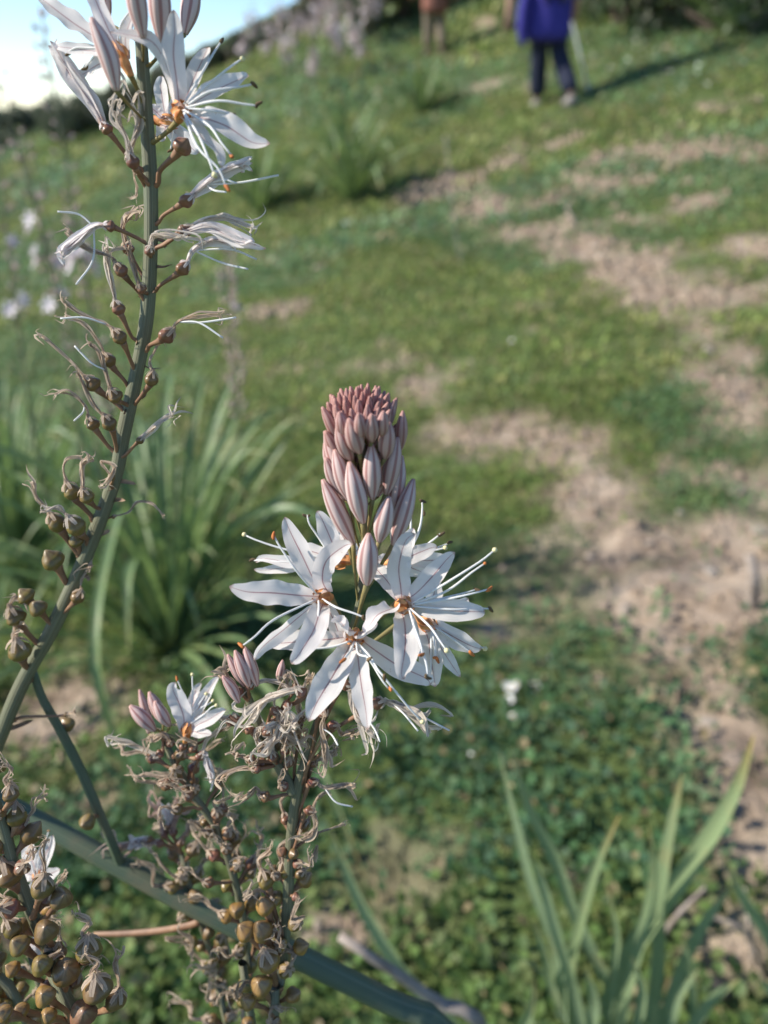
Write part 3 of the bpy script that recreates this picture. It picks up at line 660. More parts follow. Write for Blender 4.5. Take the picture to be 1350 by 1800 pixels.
# ------------------------------------------------------------------ the tall stalk on the left, leaning on a thick main stalk
Bx = [(238, -120, .165), (243, -10, .169), (252, 120, .174), (261, 250, .180), (266, 350, .184), (265, 450, .189), (258, 560, .194), (240, 660, .199), (218, 760, .204), (204, 835, .208), (170, 930, .213), (128, 1030, .219), (90, 1110, .224), (50, 1180, .229), (22, 1240, .233), (-6, 1310, .238), (-40, 1372, .243)]
Bp = [q(*b) for b in Bx]
Fp = [q(*a) for a in [(-260, 1270, .262), (-120, 1345, .262), (60, 1440, .262), (190, 1512, .262), (340, 1592, .263), (470, 1655, .266), (590, 1715, .272), (690, 1765, .28), (790, 1820, .287)]]
gF = on_ground(.13, .26) - np.array([0, 0, .03])
Fpath = Fp + [Fp[-1] * .8 + gF * .2 + np.array([.012, .01, 0]), Fp[-1] * .4 + gF * .6 + np.array([.016, .012, 0]), gF]
BP = thing('asphodel_plant', gF, 'tall asphodel stalk fading from white flowers at its top to dry seed capsules below', 'flower')
stemto(BP, Fpath, [.0026, .0034, .0040, .0044, .0041, .0045, .0044, .0047, .0048, .0052, .0056, .006], 'stalk', 'main_stalk', n=90, seg=20)
stemto(BP, Bp + [Fp[1] + (Fp[2] - Fp[1]) * .25], [.0008, .0013, .0015, .0017, .00165, .0018, .0017, .0019, .0018, .0020, .0019, .0021, .0020, .0022, .0021, .0023, .0024, .0026], n=110)
Br = [q(*a) for a in [(58, 1180, .232), (75, 1228, .236), (104, 1280, .240), (140, 1350, .246), (175, 1430, .252), (200, 1490, .257), (215, 1525, .262)]]
stemto(BP, Br, [.0011, .0013, .0014, .0015, .0015, .0015, .0016], 'stalk', 'branch', n=40)
def bd(y): return float(np.interp(y, [b[1] for b in Bx], [b[2] for b in Bx]))
def bx(y): return float(np.interp(y, [b[1] for b in Bx], [b[0] for b in Bx]))
def bS(y): return q(bx(y), y, bd(y))
LIST = [ # attach y, ovary, radius, wither path, width, tone, ovary tone, depth change, filament tips
 (430, (192, 398), 10, [(165, 398), (134, 424), (106, 446)], 28, FRESH, RUST, -.004, [(134, 500), (101, 372)]),
 (535, (211, 474), 12, [(196, 452), (150, 434), (118, 404)], 15, BEIGE, RUST, -.006, []),
 (505, (224, 436), 11, [(217, 400), (226, 384), (238, 372)], 22, BEIGE, RUST, .002, []),
 (518, (248, 506), 9, [(236, 470), (230, 452), (228, 436)], 18, BEIGE, RUST, -.006, []),
 (612, (207, 541), 12, [(199, 508), (190, 472), (187, 437)], 17, PALE, RUST, -.003, []),
 (656, (208, 591), 13, [(187, 570), (149, 555), (114, 532)], 15, BEIGE, BROWN, -.006, [(106, 560)]),
 (690, (190, 633), 12, [(175, 603), (149, 570), (116, 556)], 14, BEIGE, BROWN, -.002, []),
 (715, (201, 695), 13, [(184, 650), (172, 618), (155, 604)], 14, BEIGE, BROWN, -.007, [(131, 608)]),
 (730, (161, 674), 14, [(131, 641), (100, 612), (76, 592)], 15, BEIGE, BROWN, -.003, []),
 (800, (190, 742), 13, [(164, 710), (148, 680), (136, 656)], 15, BEIGE, BROWN, -.007, []),
 (806, (162, 745), 12, [(149, 712), (120, 690), (97, 692)], 14, BEIGE, BROWN, -.002, [(130, 740)]),
 (517, (322, 470), 12, [(340, 440), (372, 424), (408, 430)], 17, FRESH, RUST, -.004, [(436, 473), (451, 456)]),
 (440, (326, 404), 12, [(356, 388), (396, 384), (438, 396)], 22, PALE, RUST, -.003, []),
 (445, (322, 410), 7, [(370, 400), (410, 420), (442, 432)], 30, FRESH, RUST, -.006, []),
 (395, (329, 351), 12, [(362, 325), (400, 300), (434, 287)], 30, FRESH, RUST, -.005, [(490, 308), (416, 322), (398, 338)]),
 (618, (294, 588), 14, [(314, 566), (346, 552), (384, 549)], 17, BEIGE, RUST, -.006, [(392, 594), (415, 558)]),
 (722, (266, 665), 12, [(264, 636), (272, 616), (280, 600)], 13, BEIGE, BROWN, -.004, []),
 (808, (247, 773), 7, [(262, 758), (284, 742), (306, 727)], 20, PALE, BROWN, -.004, []),
 (448, (263, 440), 9, [(270, 416), (292, 410), (322, 420)], 24, PALE, RUST, -.010, []),
 (330, (240, 300), 7, [(236, 312), (240, 330), (238, 345)], 14, BEIGE, RUST, -.004, []),
 (330, (322, 255), 17, None, 0, BEIGE, RUST, -.006, []),
 (318, (187, 226), 11, [(160, 178), (130, 135), (104, 92)], 34, FRESH, RUST, -.004, []),
 (330, (232, 282), 12, [(222, 240), (206, 205), (212, 174)], 30, PALE, RUST, -.008, []),
 (340, (228, 275), 9, [(240, 240), (246, 215), (232, 190)], 24, PALE, RUST, -.005, []),
 (923, (125, 863), 15, [(112, 826), (118, 806), (143, 802)], 13, BEIGE, OLIVE, -.003, []),
 (897, (151, 871), 13, [(146, 846), (144, 818), (160, 806)], 13, BEIGE, OLIVE, -.006, []),
 (860, (196, 838), 6, [(178, 812), (200, 822), (188, 848)], 16, BEIGE, BROWN, -.008, []),
 (986, (98, 918), 16, [(84, 896), (64, 876), (57, 852)], 14, BEIGE, OLIVE, -.003, []),
 (960, (131, 923), 17, [(114, 902), (100, 894), (82, 896)], 15, PALE, OLIVE, -.006, []),
 (985, (133, 949), 13, None, 0, BEIGE, OLIVE, -.003, []),
 (1032, (90, 982), 20, None, 0, BEIGE, OLIVE, -.003, []),
 (1103, (43, 1046), 16, None, 0, BEIGE, OLIVE, -.002, []),
 (1103, (65, 1067), 16, None, 0, BEIGE, OLIVE, -.006, []),
 (1140, (26, 1083), 17, [(18, 1060), (26, 1050)], 14, BEIGE, OLIVE, -.004, []),
 (1180, (33, 1141), 20, [(26, 1114), (30, 1100)], 16, BEIGE, OLIVE, -.006, []),
 (1085, (137, 1048), 12, [(146, 1012), (160, 992), (156, 1000)], 17, BEIGE, BROWN, -.003, []),
 (915, (200, 908), 4, [(226, 900), (244, 882), (268, 884), (288, 906)], 9, BEIGE, BROWN, .0, []),
 (1270, (118, 1256), 5, [(130, 1250)], 12, BEIGE, BROWN, .0, [])]
for (ay, ov, r, path, W, tone, ot, dz, fil) in LIST:
    d = bd(ov[1]) + dz
    SPT(BP, bS(ay), ov, r, path, W, d, dz=-.002, tone=tone, otone=ot, n=7 if tone == FRESH else 5, fil=[q(a, b, d - .003) for a, b in fil], elong=1.0, spread=.35 if W > 18 else .28, dip=0 if path else 1)
    bract(BP, bS(ay), q(*ov, d) - bS(ay) + jit(.002), 20 * px(d))
for y in (420, 470, 640, 700, 845, 880, 940, 1010, 1100, 1200, 1280): bract(BP, bS(y) + RT * .0015, RT + UP * rng.uniform(-.8, .8) + jit(.3), 26 * px(bd(y)))
for (x, y, r, k) in [(120, 1272, 14, 2), (152, 1446, 14, 4)]: SPT(BP, Br[k], (x, y), r, None, 0, .244, otone=OLIVE, dip=1)
# open flowers near the top
FL(BP, (318, 196), .168, bS(255), [(299, 24, 48, -.008, 10, (.25, .1)), (368, 84, 40, .002, 6), (437, 137, 44, -.002, 10, (0, .3)), (471, 257, 50, -.004, 14, (0, .35)), (392, 290, 42, -.008, 10, (.5, .7)), (196, 54, 30, -.008, 26, (-.8, .2), (26, -26))],
   [(389, 73, .002, 'd'), (425, 104, -.002, 's'), (445, 148, -.004, 'd'), (454, 186, -.006, 'd'), (405, 200, -.004, 'd'), (377, 307, -.010, 's'), (398, 330, -.010, 'o'), (406, 272, -.008, 'o')], 160, nrm(TOCAM + RT * .35 - UP * .1))
FL(BP, (292, 215), .192, bS(260), [(287, 248, 34, -.002, 2), (262, 185, 28, -.002, 4, (.2, .6)), (320, 250, 36, .004, 4), (350, 270, 36, .008, 4), (335, 150, 36, .006, 0), (280, 140, 30, .006, 0)], [(300, 262, .0, 'd'), (272, 240, .0, 'd')], 130, nrm(RT - FW * .2 - UP * .3))
FL(BP, (212, 98), .166, bS(190), [(68, 2, 44, .004, 6, (.3, .4)), (97, 84, 26, .006, 4), (160, -10, 30, .004, 4), (250, -14, 28, .004, 6), (130, 135, 34, .010, 2), (150, -40, 34, -.002, 8)], [(150, 118, .004, 'd'), (236, 10, -.004, 's'), (120, 92, .004, 'd')], 140, nrm(UP - RT * .5 + TOCAM * .3))
bud(BP, q(205, 160, .160), q(160, 30, .154), 38 * px(.158), pink=.05, ped=bS(215))
bud(BP, q(284, 74, .166), q(272, -70, .158), 44 * px(.162), pink=.12, ped=bS(120))
bud(BP, q(252, 66, .160), q(232, -70, .152), 42 * px(.156), pink=.12, ped=bS(110))
bud(BP, q(325, 60, .174), q(340, -50, .172), 36 * px(.172), pink=.05, ped=bS(130))
bud(BP, q(190, 40, .172), q(172, -60, .17), 30 * px(.17), pink=.2, ped=bS(80))
for k in range(26):    # the rest of the spike carries on above the frame
    t = k / 25; c0 = q(238 - 3 * t, -40 - 170 * t, .165 - .008 * t); a = k * 2.4; rd = np.cos(a) * RT + np.sin(a) * np.array([0, 1., 0]); hr = (34 - 20 * t) * px(.16)
    bud(BP, c0 + rd * hr * .4, c0 + rd * hr + U0 * (70 - 40 * t) * px(.16), (34 - 18 * t) * px(.16), pink=float(.2 + .7 * t), ped=c0 - U0 * .001)

# ------------------------------------------------------------------ capsule-laden stalks at the lower left
Cp = [q(*a) for a in [(-30, 1360, .196), (2, 1440, .199), (24, 1520, .202), (50, 1590, .205), (84, 1670, .209), (112, 1740, .213), (140, 1810, .217)]]
gC = ground_end(Cp[-1], .02, .03)
CP = thing('asphodel_plant', gC, 'brown fruiting asphodel stalk crowded with glossy round seed capsules', 'seed stalk')
stemto(CP, Cp + [Cp[-1] * .5 + gC * .5 + np.array([.006, 0, 0]), gC], [.0014, .002, .0023, .0025, .0026, .0028, .003, .0034, .004], n=70)
cS = lambda y: along(Cp, np.interp(y, [1360, 1440, 1520, 1590, 1670, 1740, 1810], np.linspace(0, 1, 7)))
for (x, y, r, wi, tn) in [(57, 1462, 19, 0, BROWN), (28, 1432, 17, 1, OLIVE), (15, 1535, 22, 1, BROWN), (75, 1556, 20, 2, OLIVE), (108, 1578, 19, 0, BROWN), (80, 1636, 20, 0, BROWN), (155, 1666, 22, 1, OLIVE), (116, 1707, 24, 0, BROWN), (170, 1735, 25, 1, BROWN), (204, 1755, 18, 2, BROWN), (146, 1782, 23, 0, RUST), (20, 1630, 16, 1, OLIVE), (32, 1660, 18, 0, OLIVE), (20, 1702, 14, 0, TAWNY), (72, 1695, 17, 0, OLIVE), (78, 1750, 17, 0, TAWNY), (36, 1775, 14, 0, TAWNY), (6, 1780, 14, 0, TAWNY), (84, 1785, 14, 0, TAWNY), (18, 1395, 14, 1, BROWN)]:
    pth = None if not wi else ([(x - 10, y - 26), (x + 2, y - 44), (x - 16, y - 56)] if wi == 1 else [(x + 4, y - 34), (x - 2, y - 60), (x + 6, y - 78)])
    SPT(CP, cS(min(y + 42, 1809)), (x, y), r, pth, 15, .197 + rng.uniform(-.006, .006), tone=BEIGE, otone=tn, dip=0 if wi else 1, elong=1.02)
laden(CP, Cp, .02, .95, 15, 14, .206, .75, (BROWN, OLIVE, RUST), (24, 50), wl=(30, 60))
# a second one right behind it
C2 = [q(*a) for a in [(-60, 1640, .222), (-20, 1700, .224), (20, 1750, .227), (60, 1815, .231)]]; g2 = ground_end(C2[-1], .03, .02)
C2P = thing('asphodel_plant', g2, 'slender fruiting asphodel stalk tucked behind the crowded brown one', 'seed stalk')
stemto(C2P, C2 + [C2[-1] * .5 + g2 * .5, g2], [.0014, .0018, .002, .0022, .0028, .0034]); laden(C2P, C2, .05, .95, 14, 15, .225, .5, (TAWNY, OLIVE), (24, 44))
W1 = [q(*a) for a in [(58, 1545, .235), (70, 1610, .238), (80, 1680, .242), (100, 1815, .25)]]; gw = ground_end(W1[-1], .03, .05)
WP = thing('asphodel_plant', gw, 'asphodel stalk with one white flower showing behind the brown seed capsules', 'flower')
stemto(WP, W1 + [W1[-1] * .5 + gw * .5, gw], [.0010, .0014, .0016, .002, .0026, .0032])
FL(WP, (68, 1540), .232, W1[0], [(92, 1472, 34, .0, 4), (104, 1532, 26, -.004, 4), (48, 1480, 34, .004, 4), (40, 1530, 30, .002, 4), (80, 1580, 28, .0, 4), (56, 1575, 26, .004, 2)], [(86, 1460, .0, 'd'), (50, 1500, .0, 'o')], 90)
FL(WP, (72, 1655), .236, W1[2], [(70, 1630, 26, .0, 3), (86, 1660, 24, .0, 3), (60, 1640, 26, .003, 3), (64, 1676, 26, 0, 3), (80, 1690, 24, .0, 3), (50, 1662, 24, .0, 3)], [], 60)
laden(WP, W1, .2, .9, 10, 13, .24, .8, (TAWNY, BROWN), (20, 40))
# stalk with pink buds and one flower left of the main spike
Dp = [q(*a) for a in [(285, 1290, .224), (300, 1330, .226), (335, 1390, .229), (378, 1450, .232), (405, 1520, .235), (425, 1600, .239), (437, 1700, .244), (445, 1815, .25)]]; gD = ground_end(Dp[-1], .01, .04)
DP = thing('asphodel_plant', gD, 'fading asphodel stalk with three pink buds beside one half open white flower', 'flower')
stemto(DP, Dp + [Dp[-1] * .5 + gD * .5, gD], [.001, .0013, .0016, .0018, .0019, .002, .0022, .0024, .003, .0036], n=80)
for (b, t, W, z) in [((272, 1284), (228, 1240), 28, -.003), ((288, 1272), (262, 1216), 26, .001), ((298, 1276), (272, 1232), 27, -.004), ((262, 1290), (245, 1212), 20, .005)]: bud(DP, q(*b, .222 + z), q(*t, .22 + z), W * px(.222), pink=.30, ped=Dp[0])
FL(DP, (330, 1283), .219, Dp[0], [(305, 1198, 40, -.002, 4, (.2, .3)), (381, 1186, 26, .002, 4), (400, 1247, 30, -.002, 6, (0, .6)), (345, 1215, 28, .006, 3), (372, 1292, 24, -.004, 4, (0, .5)), (350, 1205, 24, .008, 3)], [(311, 1194, -.001, 'o'), (338, 1186, .0, 's'), (362, 1220, .0, 's'), (374, 1232, .0, 's'), (380, 1240, -.003, 's'), (366, 1204, .002, 's')], 105, nrm(UP + RT * .3 + TOCAM * .35))
for (at, ov, r, path, W, tone) in [(1, (414, 1262), 8, [(390, 1262), (360, 1256), (334, 1252)], 20, PALE), (0, (280, 1326), 8, [(255, 1318), (225, 1308), (194, 1300)], 18, PALE), (1, (352, 1328), 9, [(362, 1300), (378, 1285), (390, 1275)], 18, PALE), (2, (358, 1325), 7, [(366, 1345), (374, 1365), (368, 1372)], 18, FRESH),
                                (2, (305, 1366), 8, [(280, 1366), (260, 1362), (250, 1366)], 13, BEIGE), (2, (330, 1398), 10, [(312, 1385), (300, 1378), (290, 1376)], 12, BEIGE), (0, (300, 1305), 8, [(290, 1290), (270, 1298), (262, 1300)], 20, BEIGE), (1, (322, 1310), 8, [(322, 1285), (325, 1272), (330, 1270)], 18, BEIGE), (1, (340, 1315), 8, [(345, 1290), (350, 1280), (352, 1272)], 16, BEIGE)]:
    SPT(DP, Dp[at], ov, r, path, W, .222, tone=tone, otone=RUST)
laden(DP, Dp, .10, .52, 22, 11, .23, .9, (BROWN, RUST, BROWN), (24, 60), wl=(30, 70))
laden(DP, Dp, .5, .98, 16, 13, .24, .5, (OLIVE, TAWNY), (22, 42))
Ep = [q(*a) for a in [(318, 1500, .262), (330, 1545, .264), (352, 1620, .267), (376, 1690, .271), (392, 1750, .275), (402, 1815, .279)]]; gE = ground_end(Ep[-1], .01, .05)
EP = thing('asphodel_plant', gE, 'small asphodel stalk with spent salmon flowers in front of the thick green stalk', 'flower')
stemto(EP, Ep + [Ep[-1] * .5 + gE * .5, gE], [.001, .0012, .0015, .0017, .0019, .002, .0026, .0034])
for (at, ov, r, path, W, tone) in [(0, (288, 1465), 8, [(282, 1445), (278, 1430), (274, 1416)], 22, (.62, .44, .38)), (0, (304, 1462), 8, [(308, 1440), (312, 1425), (316, 1414)], 22, (.62, .44, .38)), (0, (280, 1482), 8, [(258, 1484), (235, 1482), (208, 1490)], 26, (.70, .56, .50)), (0, (318, 1480), 8, [(328, 1465), (338, 1452), (342, 1446)], 20, (.60, .46, .40)), (0, (296, 1450), 6, [(298, 1440), (296, 1432)], 24, FRESH), (0, (262, 1475), 6, [(245, 1478), (240, 1482)], 28, FRESH)]:
    SPT(EP, Ep[at], ov, r, path, W, .26, tone=tone, otone=RUST, n=6)
laden(EP, Ep, .05, .98, 26, 12, .268, .7, (BROWN, OLIVE), (18, 40))

# ------------------------------------------------------------------ strap-leaved rosettes
def leaf(root, pts, W, face=None, twist=0., keel=.55, nv=26, m_='leaf'):
    m = MB(); ribbon(m, pts, W, face=face, nv=nv, nu=7, prof='leaf', keel=keel, twist=twist, ruffle=.02); return m.build('leaf', M[m_], root)
def rosette(base, n, L, W, label, seed, lean=(0, 0), extra=(), group=None):
    r = np.random.default_rng(seed); base = np.asarray(base)
    root = thing('asphodel_rosette', base, label, 'leaf rosette', group)
    for k in range(n):
        a = k * 2.39996 + r.uniform(-.3, .3); h = np.array([math.cos(a), math.sin(a), 0]); l = L * r.uniform(.65, 1.15); e = r.uniform(.55, 1.35) if k % 3 else r.uniform(1.1, 1.45)
        dr = r.uniform(.1, .75); b = base + h * .025 * r.uniform(.2, 1) - U0 * .02
        d0 = h * math.cos(e) + U0 * math.sin(e) + np.array([lean[0], lean[1], 0])
        p1 = b + d0 * l * .35; p2 = b + d0 * l * .68 + h * l * .08 * dr - U0 * l * .05 * dr; p3 = b + d0 * l * .9 + h * l * .26 * dr - U0 * l * .22 * dr
        p4 = b + d0 * l * (1.0) + h * l * .42 * dr - U0 * l * .52 * dr
        q_ = [b, p1, p2, p3, p4]
        for i in range(1, 5): q_[i][2] = max(q_[i][2], float(terrain0(q_[i][0], q_[i][1])) + .015)
        leaf(root, q_, W * r.uniform(.7, 1.15), face=U0 - h * .3, twist=r.uniform(-.6, .6), m_='leaf_deep')
    for (pts, Wd) in extra:
        leaf(root, [base - U0 * .02] + pts, Wd, face=TOCAM, twist=rng.uniform(-.4, .4), m_='leaf_deep')
    return root
b1, t1 = hit(300, 1130)
rosette(b1, 84, .70, .024, 'big clump of arching strap leaves behind the left stalk', 11, (.02, .05),
        [([q(235, 905, t1 * .82), q(190, 980, t1 * .68), q(168, 1150, t1 * .62), q(205, 1300, t1 * .64), q(252, 1440, t1 * .68)][:5], .021), ([q(400, 900, t1 * .95), q(531, 742, t1 * .93)], .02), ([q(380, 960, t1 * .9), q(470, 890, t1 * .85), q(562, 842, t1 * .84)], .021), ([q(340, 900, t1 * .9), q(423, 705, t1 * .9)], .02), ([q(300, 980, t1 * .8), q(232, 900, t1 * .72)], .021)])
b2, t2 = hit(40, 1000)
rosette(b2, 56, .68, .026, 'strap leaf clump at the left edge beyond the fruiting stalk', 12, (.05, 0))
b3, t3 = hit(615, 352); rosette(b3, 80, .95, .045, 'bushy dark leaf clump on the turf beyond the stalk with the fresh flower', 13)
b4, t4 = hit(455, 372); rosette(b4, 60, .8, .045, 'shaded leaf clump with a dark foot next to the tall left stalk', 14)
b5, t5 = hit(740, 200); rosette(b5, 40, .6, .045, 'low leaf clump between the two walkers and the bare soil', 15)
b6, t6 = hit(1290, 60); rosette(b6, 40, .9, .06, 'tall leaf clump at the foot of the bushes behind the walkers', 16)
# bottom right: leaf by leaf
b7 = on_ground(.30, .50)
def LP(pts, d0, d1): return [q(x, y, d0 + (d1 - d0) * i / (len(pts) - 1)) for i, (x, y) in enumerate(pts)]
R7 = thing('asphodel_rosette', b7, 'upright green strap leaves with browned tips beside the bare path', 'leaf rosette')
for pts, W in [([(994, 1800), (984, 1681), (941, 1561), (907, 1431), (878, 1320)], 42), ([(1066, 1720), (1013, 1609), (979, 1513), (931, 1417), (897, 1318)], 33), ([(1008, 1800), (1003, 1710), (1022, 1614), (1051, 1518), (1090, 1431)], 27), ([(1070, 1800), (1080, 1720), (1085, 1633), (1066, 1559)], 24),
               ([(1148, 1800), (1160, 1681), (1162, 1575), (1178, 1470), (1200, 1361)], 40), ([(1070, 1778), (1100, 1691), (1162, 1595), (1230, 1498), (1292, 1392), (1326, 1291)], 46), ([(994, 1787), (970, 1725), (926, 1686), (878, 1677)], 30), ([(979, 1754), (960, 1681), (936, 1614)], 28), ([(1220, 1800), (1215, 1710), (1196, 1636)], 24),
               ([(860, 1850), (825, 1778), (791, 1725)], 18), ([(1120, 1820), (1130, 1740), (1110, 1680)], 30), ([(1090, 1820), (1110, 1720), (1140, 1600), (1150, 1520), (1140, 1450)], 28), ([(1160, 1810), (1200, 1700), (1240, 1620), (1300, 1540)], 30), ([(1030, 1820), (1010, 1740), (985, 1660), (950, 1540), (930, 1500)], 28), ([(1200, 1830), (1250, 1760), (1300, 1720)], 28), ([(950, 1830), (930, 1770), (900, 1740)], 24), ([(1180, 1830), (1190, 1760), (1230, 1700)], 26), ([(1040, 1820), (1046, 1760), (1030, 1700)], 34)]:
    pp = LP(pts, .78, .60 if len(pts) > 4 else .68)
    b0 = b7 + np.array([(pts[0][0] - 1080) * .0003, (rng.uniform(-.03, .03)), -.02])
    leaf(R7, [b0, (b0 * .45 + pp[0] * .55) + np.array([0, .01, .02])] + pp, W * .68 / FPX * .84, face=TOCAM * .7 - RT * rng.uniform(.4, .9) + U0 * .3, twist=rng.uniform(-.3, .3), keel=.35, nv=34)
b8 = on_ground(.52, .62); R8 = thing('asphodel_rosette', b8, 'strap leaf tuft beside the dry twigs on the bare soil', 'leaf rosette')
for pts, W in [([(1400, 1760), (1352, 1645), (1311, 1585), (1268, 1494)], 30), ([(1420, 1800), (1360, 1740), (1335, 1720)], 36), ([(1440, 1700), (1420, 1600), (1400, 1500)], 34), ([(1390, 1790), (1350, 1780), (1330, 1800)], 30)]:
    pp = LP(pts, .80, .72); leaf(R8, [b8 - U0 * .02, b8 * .5 + pp[0] * .5 + U0 * .02] + pp, W * .72 / FPX, face=TOCAM, twist=.3)
b9 = on_ground(.11, .48); R9 = thing('asphodel_rosette', b9, 'few slim strap leaves rising below the white spike near the fallen grey stalk', 'leaf rosette')
for pts, W in [([(800, 1800), (727, 1727), (688, 1677), (638, 1593), (603, 1515), (575, 1442)], 28), ([(860, 1840), (780, 1790), (700, 1770)], 22), ([(900, 1830), (930, 1780), (940, 1720)], 22)]:
    pp = LP(pts, .74, .66); leaf(R9, [b9 - U0 * .02, b9 * .5 + pp[0] * .5 + U0 * .02] + pp, W * .7 / FPX, face=TOCAM, twist=.3, nv=34)
def stick(pts, r, label, m='dry_twig', name='dry_stalk', cat='stalk', forks=0, group=None):
    mb = MB(); tube(mb, pts, r, n=30, seg=10, jitter=.08); o = mb.build(name, M[m], org=pts[0]); tag(o, label, cat, group)
    return o
e0 = on_ground(.12, .44)
stick([q(598, 1645, .50), q(640, 1675, .50), q(700, 1712, .51), q(770, 1762, .53), q(850, 1815, .56), e0 - U0 * .01], [.003, .0042, .005, .0055, .006, .006], 'broken grey dead stalk lying behind the thick green one')
stemto(EP, [Ep[2], q(330, 1627, .268), q(280, 1636, .272), q(220, 1641, .276), q(165, 1642, .28)], [.0013, .0012, .0012, .0011, .0008], 'pedicel', 'branch', n=24, seg=10)
for i, (pts, lab) in enumerate([([(1350, 1720), (1310, 1640), (1250, 1610)], 'bent brown twig on the soil behind the upright strap leaves'), ([(1330, 1700), (1318, 1640), (1310, 1560)], 'grey upright twig among the strap leaves by the path'), ([(1150, 1660), (1190, 1610), (1240, 1560)], 'pale thin twig lying behind the tallest strap leaves'), ([(1322, 1070), (1325, 1020), (1318, 975)], 'short grey stub standing in the bare path')]):
    h0, tt = hit(*pts[0]); stick([h0 - U0 * .01, q(*pts[1], tt * .97), q(*pts[2], tt * .97)], [.004, .0035, .002] if i < 3 else [.012, .013, .011], lab, name='twig', cat='twig')
h0, tt = hit(812, 470); stick([h0, q(800, 400, tt * .98), q(792, 320, tt * .97), q(783, 240, tt * .96)], [.004, .004, .004, .006], 'thin grey dry stem standing alone in the turf', name='dry_stalk', cat='stem')
h0, tt = hit(1018, 415); stick([h0, q(1006, 385, tt * .99), q(997, 365, tt * .99), q(1004, 352, tt * .99)], [.006, .007, .008, .006], 'pale bent stub beside the bare path', 'stone', 'dry_stalk', 'stem')

# ------------------------------------------------------------------ other asphodels in bloom, out of focus
fl = MB()
for k in range(6):
    a = k * 1.0472; d = np.array([math.cos(a), math.sin(a), .35]); ribbon(fl, [np.zeros(3), d * .010 + U0 * .002, d * .019], .007, face=U0, nv=6, nu=3)
FLM = fl.data('flower', [M['pale_flower']]); FLD = fl.data('flower', [M['dusky_flower']])
bm_ = MB(); tube(bm_, [np.zeros(3), U0 * .006, U0 * .013], [.001, .003, .0032, .001], n=6, seg=7); BDM = bm_.data('bud', [M['dull_bud']])
def place(me, name, root, loc, d, sc):
    o = bpy.data.objects.new(name, me); COL.objects.link(o); o.parent = root; o.location = Vector(loc - np.array(root['_o']))
    o.rotation_euler = Vector(d).to_track_quat('Z', 'Y').to_euler(); o.scale = (sc,) * 3
def far_asphodel(base, top, label, nfl, nbud, t0, seed, r0=.004, sc=1.0, branches=0, group=None):
    r = np.random.default_rng(seed); base = np.asarray(base); top = np.asarray(top); H = np.linalg.norm(top - base)
    root = thing('asphodel_plant', base, label, 'flower', group)
    mid = (base + top) / 2 + np.array([r.normal(0, .02), r.normal(0, .02), 0]) * H
    axes = [([base - U0 * .02, mid, top], 1.)]
    C = crv(axes[0][0], 40); mb = MB(); tube(mb, axes[0][0], [r0, r0 * .8, r0 * .35], n=20, seg=7); mb.build('stem', M['stem'], root)
    for b in range(branches):
        i = int(r.uniform(16, 27)); a = r.uniform(0, 6.28); e = C[i] + np.array([math.cos(a), math.sin(a), 0]) * H * .13 + U0 * H * r.uniform(.18, .32)
        pts = [C[i], (C[i] + e) / 2 - U0 * H * .03, e]; mb = MB(); tube(mb, pts, [r0 * .5, r0 * .3], n=12, seg=6); mb.build('branch', M['stem'], root); axes.append((pts, .55))
    for pts, w_ in axes:
        C2 = crv(pts, 60); lo = t0 if w_ == 1 else .35
        for k in range(int(nfl * w_)):
            i = int((lo + (.9 - lo) * r.uniform()) * 59); a = r.uniform(0, 6.28); d = np.array([math.cos(a), math.sin(a), .5]); place(FLD if branches else FLM, 'flower', root, C2[i] + d * .018 * sc, d, sc * r.uniform(.8, 1.2))
        for k in range(int(nbud * w_)):
            t = r.uniform(lo, 1); i = int(t * 59); a = r.uniform(0, 6.28); d = np.array([math.cos(a), math.sin(a), .9]); place(BDM, 'bud', root, C2[i] + d * .010 * sc, d, sc * r.uniform(.7, 1.3))
    return root
FA = [((150, 760), (70, 10), 'dark slender seed stalk rising into the sky behind the left flowers', 0, 60, .45, 1.25), ((95, 700), (-20, 90), 'thin branched stem crossing the sky at the left edge', 0, 34, .5, 1.3), ((45, 740), (35, 225), 'blurred asphodel spike with pale flowers in front of the far hill', 8, 26, .72, 1.4), ((10, 760), (-8, 240), 'pale blurred asphodel spike at the left border', 5, 26, .7, 1.5),
      ((135, 800), (122, 330), 'short asphodel spike with white flowers left of the withered blooms', 8, 16, .86, 1.35), ((410, 860), (395, 420), 'blurred pinkish brown spent spike right of the tall stalk', 1, 120, .55, 1.5)]
for i, (b, t, lab, nf, nb, t0, d) in enumerate(FA):
    T = q(*t, d); B0 = q(*b, d + .35); g0 = on_ground(B0[0], B0[1] + .1)
    far_asphodel(g0, T, lab, nf, nb, t0, 200 + i, .0042, 1.05)
stand = [(455, 120), (478, 128), (500, 100), (520, 112), (535, 92), (552, 132), (560, 70), (580, 105), (590, 130), (598, 80), (615, 70), (622, 120), (640, 60), (655, 90), (600, 150), (545, 175), (640, 140), (510, 150), (668, 70), (575, 60), (430, 128)]
for i, (x, y) in enumerate(stand):
    h0, tt = hit(x, y + rng.uniform(20, 40)); tt = min(tt, 11); B0 = CAM + (h0 - CAM) * 1.0
    g0 = on_ground(B0[0], B0[1]); H = rng.uniform(.75, 1.1)
    far_asphodel(g0, g0 + np.array([rng.normal(0, .04), 0, H]), 'branched asphodel in bloom in the far stand on the slope', 16, 34, .55, 300 + i, .006, 1.9, 3, 'asphodels in bloom up the slope')

